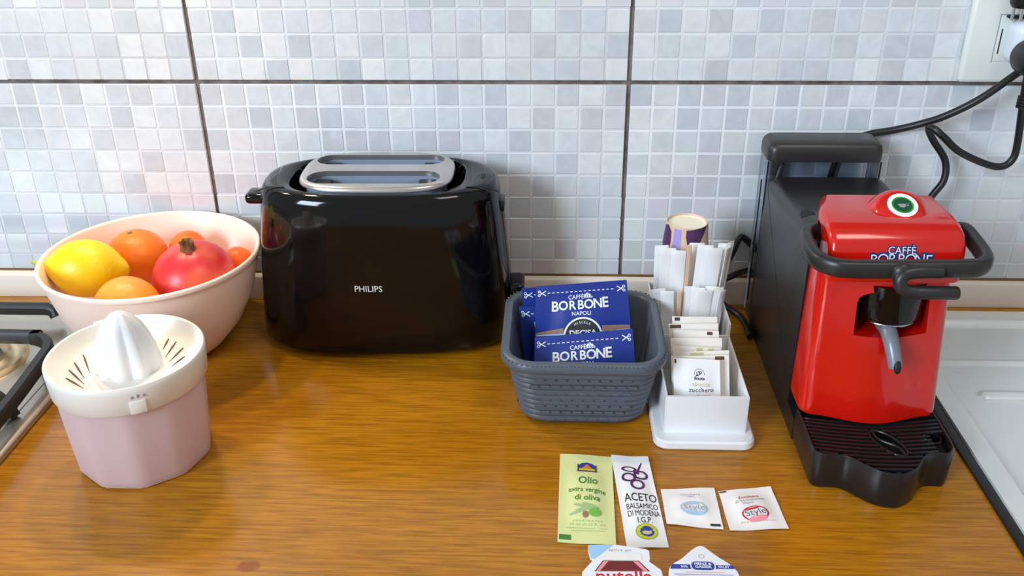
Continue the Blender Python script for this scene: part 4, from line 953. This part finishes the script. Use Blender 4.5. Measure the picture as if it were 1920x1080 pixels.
oil.print('olive', poly_bm(ell(-.0008, t-.0795, .0024, .0036)), 'ink_tan', lift=.0004, label='brown olive')
bm = text_bm('condimento', .0036, .0008, t-.0860, space=1.4); merge(bm, text_bm('10 ml (0.33 fl. oz)', .0036, .0008, t-.0900, space=1.1))
for k, (ln, x) in enumerate(((.032, 0), (.026, .001))): merge(bm, poly_bm(rc(x-ln/2, x+ln/2, t-.0942-.0028*k, t-.0937-.0028*k)))
oil.print('small_print', bm, 'ink_leaf')
oil.print('corner_mark', poly_bm(rc(-w*.475, -w*.27, -h*.475, -h*.425)), 'ink_green', label='green corner mark')

vin = Sheet('vinegar_sachet', flat([(.4262, -.2945), (.4580, -.2955), (.4644, -.4070), (.4325, -.4095)]), 'paper_blue', .0018, .0008, .08, .0003, 'slim white balsamic vinegar sachet with a purple grape emblem', 'sachet', seed=3)
w, h = vin.w, vin.h; t = h/2
bm = B()
for cx, cy in ((-.0038, t-.0290), (.0058, t-.0262), (.0018, t-.0372)): merge(bm, ring_bm(cx, cy, .0036, .0055, 28))
merge(bm, poly_bm([(.0012, t-.0215), (.0032, t-.0215), (.0058, t-.0150), (.0082, t-.0108), (.0088, t-.0112), (.0072, t-.0155), (.0046, t-.0225), (.0050, t-.0255), (.0000, t-.0240)]))
merge(bm, ring_bm(0, 0, .0026, .0042, 22, 1.6)) if False else None
q = ring_bm(0, 0, .0022, .0034, 24, 1.75); q.transform(Matrix.Translation((-.0022, t-.0188, 0)) @ Matrix.Rotation(-.12, 4, 'Z')); merge(bm, q)
bm.transform(Matrix.Translation((.0012, t-.0265, 0)) @ Matrix.Diagonal((1.10, 1.18, 1, 1)) @ Matrix.Translation((-.0015, -t+.0250, 0)))
vin.print('grape_emblem', bm, 'ink_purple')
vin.print('lettering', text_bm('ACETO', .0138, .0018, t-.0575, bold=.008, sx=.58), 'ink_dark')
vin.print('lettering', text_bm('BALSAMICO', .0094, .0016, t-.0682, bold=.0, sx=.52, space=.96), 'ink_dark')
vin.print('lettering', text_bm('DI MODENA', .0094, .0018, t-.0765, bold=.0, sx=.51, space=.96), 'ink_dark')
vin.print('lettering', text_bm('I.G.P.', .0088, .0016, t-.0845, bold=.006, sx=.65), 'ink_dark')
sx, sy = .0014, t-.0968
seal = vin.print('seal', poly_bm(ell(sx, sy, .0087, .0087, n=36)), 'ink_yellow', cut=1)
star = [(sx+(.0058 if i % 2 == 0 else .0045)*math.cos(2*PI*i/24), sy+(.0058 if i % 2 == 0 else .0045)*math.sin(2*PI*i/24)) for i in range(24)]
vin.print('seal_star', poly_bm(star), 'ink_blue', lift=.0004, under=seal)
vin.print('seal_rim', ring_bm(sx, sy, .0082, .0087, 36), 'ink_olive', lift=.0004, under=seal)
vin.print('seal_hills', poly_bm([(sx-.0038, sy-.0002), (sx-.0015, sy+.0008), (sx+.0012, sy+.0002), (sx+.0038, sy+.0009), (sx+.0034, sy-.0024), (sx, sy-.0036), (sx-.0034, sy-.0024)]), 'ink_gold', lift=.0005, under=seal)

def logo_sachet(s, cx, cy, rot, frame, pool, ink, sc_=1.):
    Rm = Matrix.Translation((cx, cy, 0)) @ Matrix.Rotation(rot, 4, 'Z') @ Matrix.Diagonal((sc_, sc_, 1, 1))
    q = ring_bm(0, 0, .0066, .0075, 34, 1.36); q.transform(Rm); s.print('logo_oval', q, frame)
    q = poly_bm([(-.0065, .0055), (.0040, .0058), (.0042, .0040), (-.0075, .0036)]); q.transform(Rm); s.print('logo_band', q, frame, lift=.0004)
    q = poly_bm(ell(0, -.0053, .0073, .0024)); q.transform(Rm); s.print('logo_pool', q, pool, lift=.0004)
    q = text_bm('Style', .0082, 0, .0002, bold=.055, sx=1.05); q.transform(Rm); s.print('logo_lettering', q, 'ink_white', lift=.00055)
    q = text_bm('Style', .0082, 0, .0002, bold=-.012, sx=1.05); q.transform(Rm); s.print('logo_lettering', q, ink, lift=.0007, label='dark strokes of the logo')
s1 = Sheet('sugar_sachet', flat([(.4648, -.3388), (.5092, -.3358), (.5090, -.3860), (.4654, -.3806)]), 'paper', .0020, .0006, .08, .0003, 'white sachet with a pale blue oval logo lying on the worktop', 'sachet', seed=5)
t = s1.h/2
logo_sachet(s1, .0018, t-.0262, -.02, 'ink_sky', 'ink_sky', 'ink_grey', 1.08)
bm = text_bm('zucchero', .0036, .001, t-.0090, space=1.2); merge(bm, text_bm('sugar', .0030, .001, t-.0118)); s1.print('small_print', bm, 'ink_lav')
s1.print('corner_mark', poly_bm(rc(.0125, .0205, -t+.0020, -t+.0048)), 'ink_dark')
s2 = Sheet('sugar_sachet', flat([(.5122, -.3400), (.5560, -.3325), (.5600, -.3832), (.5138, -.3868)]), 'paper', .0020, .0006, .08, .0004, 'white sachet with a red oval logo, rightmost on the worktop', 'sachet', seed=8)
t = s2.h/2
logo_sachet(s2, .0008, t-.0325, .16, 'ink_red', 'ink_pink', 'ink_dark', 1.08)
s2.print('lettering', text_bm('Zucchero', .0042, -.0005, t-.0125, rot=.12, bold=.02, space=1.1), 'ink_red')
bm = text_bm('di barbabietola', .0038, .0, t-.0165, rot=.12, space=1.1); merge(bm, text_bm('bianco', .0036, -.002, t-.0200, rot=.12)); s2.print('small_print', bm, 'ink_grey')
s2.print('small_print', text_bm('www.stylezucchero.it', .0026, .001, -t+.0085, rot=.05, space=1.2), 'ink_pink')
s2.print('corner_mark', poly_bm(rc(-.0225, -.0165, t-.0026, t-.0008)), 'ink_dark')

# ------------------------------------------------------------------ single-portion tubs at the front edge
def tub(name, outline, z, m, label, wall_in=.004):
    root = thing(name, (sum(p[0] for p in outline)/len(outline), sum(p[1] for p in outline)/len(outline), 0), label, 'tub')
    bm = B(); prism(bm, outline, z-.0010, z, .0003, 1); part('foil_lid', bm, m, root, True)
    c = Vector(root.location[:2])
    def sc(k, zz): return [(c.x+(x-c.x)*k, c.y+(y-c.y)*k, zz) for x, y in outline]
    return root, sc
# hazelnut spread: eight-sided lid with a pull tab
octo = [(.4030, -.4400), (.4048, -.4412), (.3968, -.4532), (.3962, -.4740), (.4055, -.4880), (.4450, -.4880), (.4545, -.4740), (.4540, -.4550), (.4532, -.4492), (.4455, -.4412), (.4464, -.4385), (.4464, -.4300), (.4440, -.4283), (.4225, -.4245), (.4021, -.4255), (.4018, -.4330)]
nut, _ = tub('spread_tub', octo, .0185, 'lid_white', 'portion tub of hazelnut spread with a jar drawn on its lid')
low = [(.4075, -.4470), (.4425, -.4470), (.4490, -.4560), (.4490, -.4720), (.4415, -.4830), (.4085, -.4830), (.4012, -.4720), (.4012, -.4560)]
bm = B(); cx, cy = .4251, -.465
loft(bm, [[(cx+(x-cx)*k, cy+(y-cy)*k, z) for x, y in low] for z, k in ((.0004, .82), (.002, .86), (.0172, 1.0))]); part('tub_wall', bm, 'tub', nut, True)
ZL = .0187
def lidprint(root, name, bm, m, z=ZL, label=None):
    for v in bm.verts: v.co.z = z
    part(name, bm, m, root, True, label=label)
lidprint(nut, 'tab_print', poly_bm([(.4024, -.4257), (.4205, -.4249), (.4060, -.4400), (.4034, -.4396), (.4021, -.4330)]), 'lid_blue', label='pale blue corner of the pull tab')
lidprint(nut, 'tab_print', poly_bm([(.4120, -.4345), (.4130, -.4335), (.4400, -.4335), (.4405, -.4410), (.4120, -.4405)]), 'ink_grey' if False else 'tub', label='pale grey band on the pull tab')
lidprint(nut, 'small_print', text_bm('aprire qui', .0034, .4250, -.4305, space=1.2), 'ink_grey')
lidprint(nut, 'jar_outline', poly_bm([(.4120, -.4416), (.4380, -.4412), (.4450, -.4514), (.4055, -.4526)]), 'ink_black')
lidprint(nut, 'jar_glass', poly_bm([(.4125, -.4422), (.4375, -.4418), (.4437, -.4513), (.4066, -.4524)]), 'ink_pink', ZL+.0001)
lidprint(nut, 'jar_contents', poly_bm([(.4160, -.4424), (.4335, -.4420), (.4405, -.4512), (.4096, -.4521)]), 'ink_choc', ZL+.0002)
bm = B(); lidprint(nut, 'lettering', text_bm('nutella', .0160, .4262, -.4570, rot=.02, bold=.015, sx=.95), 'ink_red', label='red name lettering')
# fruit jam: rounded lid with a pointed tab
jo = [(p.x, p.y) for p in catmull([(x, y, 0) for x, y in ((.4843, -.4238), (.4810, -.4252), (.4760, -.4298), (.4690, -.4375), (.4625, -.4428), (.4590, -.4485), (.4578, -.4600), (.4592, -.4760), (.4680, -.4850), (.4830, -.4870), (.4985, -.4850), (.5072, -.4760), (.5085, -.4600), (.5072, -.4490), (.5030, -.4420), (.4960, -.4350), (.4895, -.4275), (.4872, -.4248))], 4, True)]
jam, _ = tub('jam_tub', jo, .0185, 'lid_white', 'portion tub of fruit jam with a blue band on its pointed lid')
bm = B(); cx, cy = .4832, -.463
loft(bm, [[(cx+x*k, cy+y*k, z) for x, y in rrect(-.020, .020, -.019, .018, .008)] for z, k in ((.0004, .82), (.002, .86), (.0172, 1.0))]); part('tub_wall', bm, 'tub', jam, True)
lidprint(jam, 'blue_band', poly_bm([(.4606, -.4457), (.4616, -.4436), (.5044, -.4436), (.5062, -.4470), (.4600, -.4482), (.4597, -.4482)]), 'ink_blue')
lidprint(jam, 'badge_rim', poly_bm(rrect(.4745, .4925, -.4498, -.4398, .0042)), 'ink_white', ZL+.0001)
lidprint(jam, 'badge', poly_bm(rrect(.4753, .4917, -.4491, -.4405, .0036)), 'ink_blue', ZL+.0002)
bm = text_bm('MENZ &', .0034, .4835, -.4430, bold=.03); merge(bm, text_bm('GASSER', .0034, .4835, -.4460, bold=.03)); lidprint(jam, 'lettering', bm, 'ink_white', ZL+.0003)
bm = text_bm('50%', .0030, .4700, -.4461, bold=.02); merge(bm, text_bm('FRUIT', .0030, .4982, -.4459, bold=.02)); lidprint(jam, 'lettering', bm, 'ink_white', ZL+.0003)
lidprint(jam, 'crest', ring_bm(.4837, -.4350, .0016, .0022, 16), 'ink_gold')
bm = poly_bm(rc(.470, .498, -.4512, -.4508)); lidprint(jam, 'pink_line', bm, 'ink_pink')
bm = poly_bm(rc(.462, .504, -.4536, -.4530), rc(.464, .502, -.4556, -.4550)); lidprint(jam, 'small_print', bm, 'ink_lav')
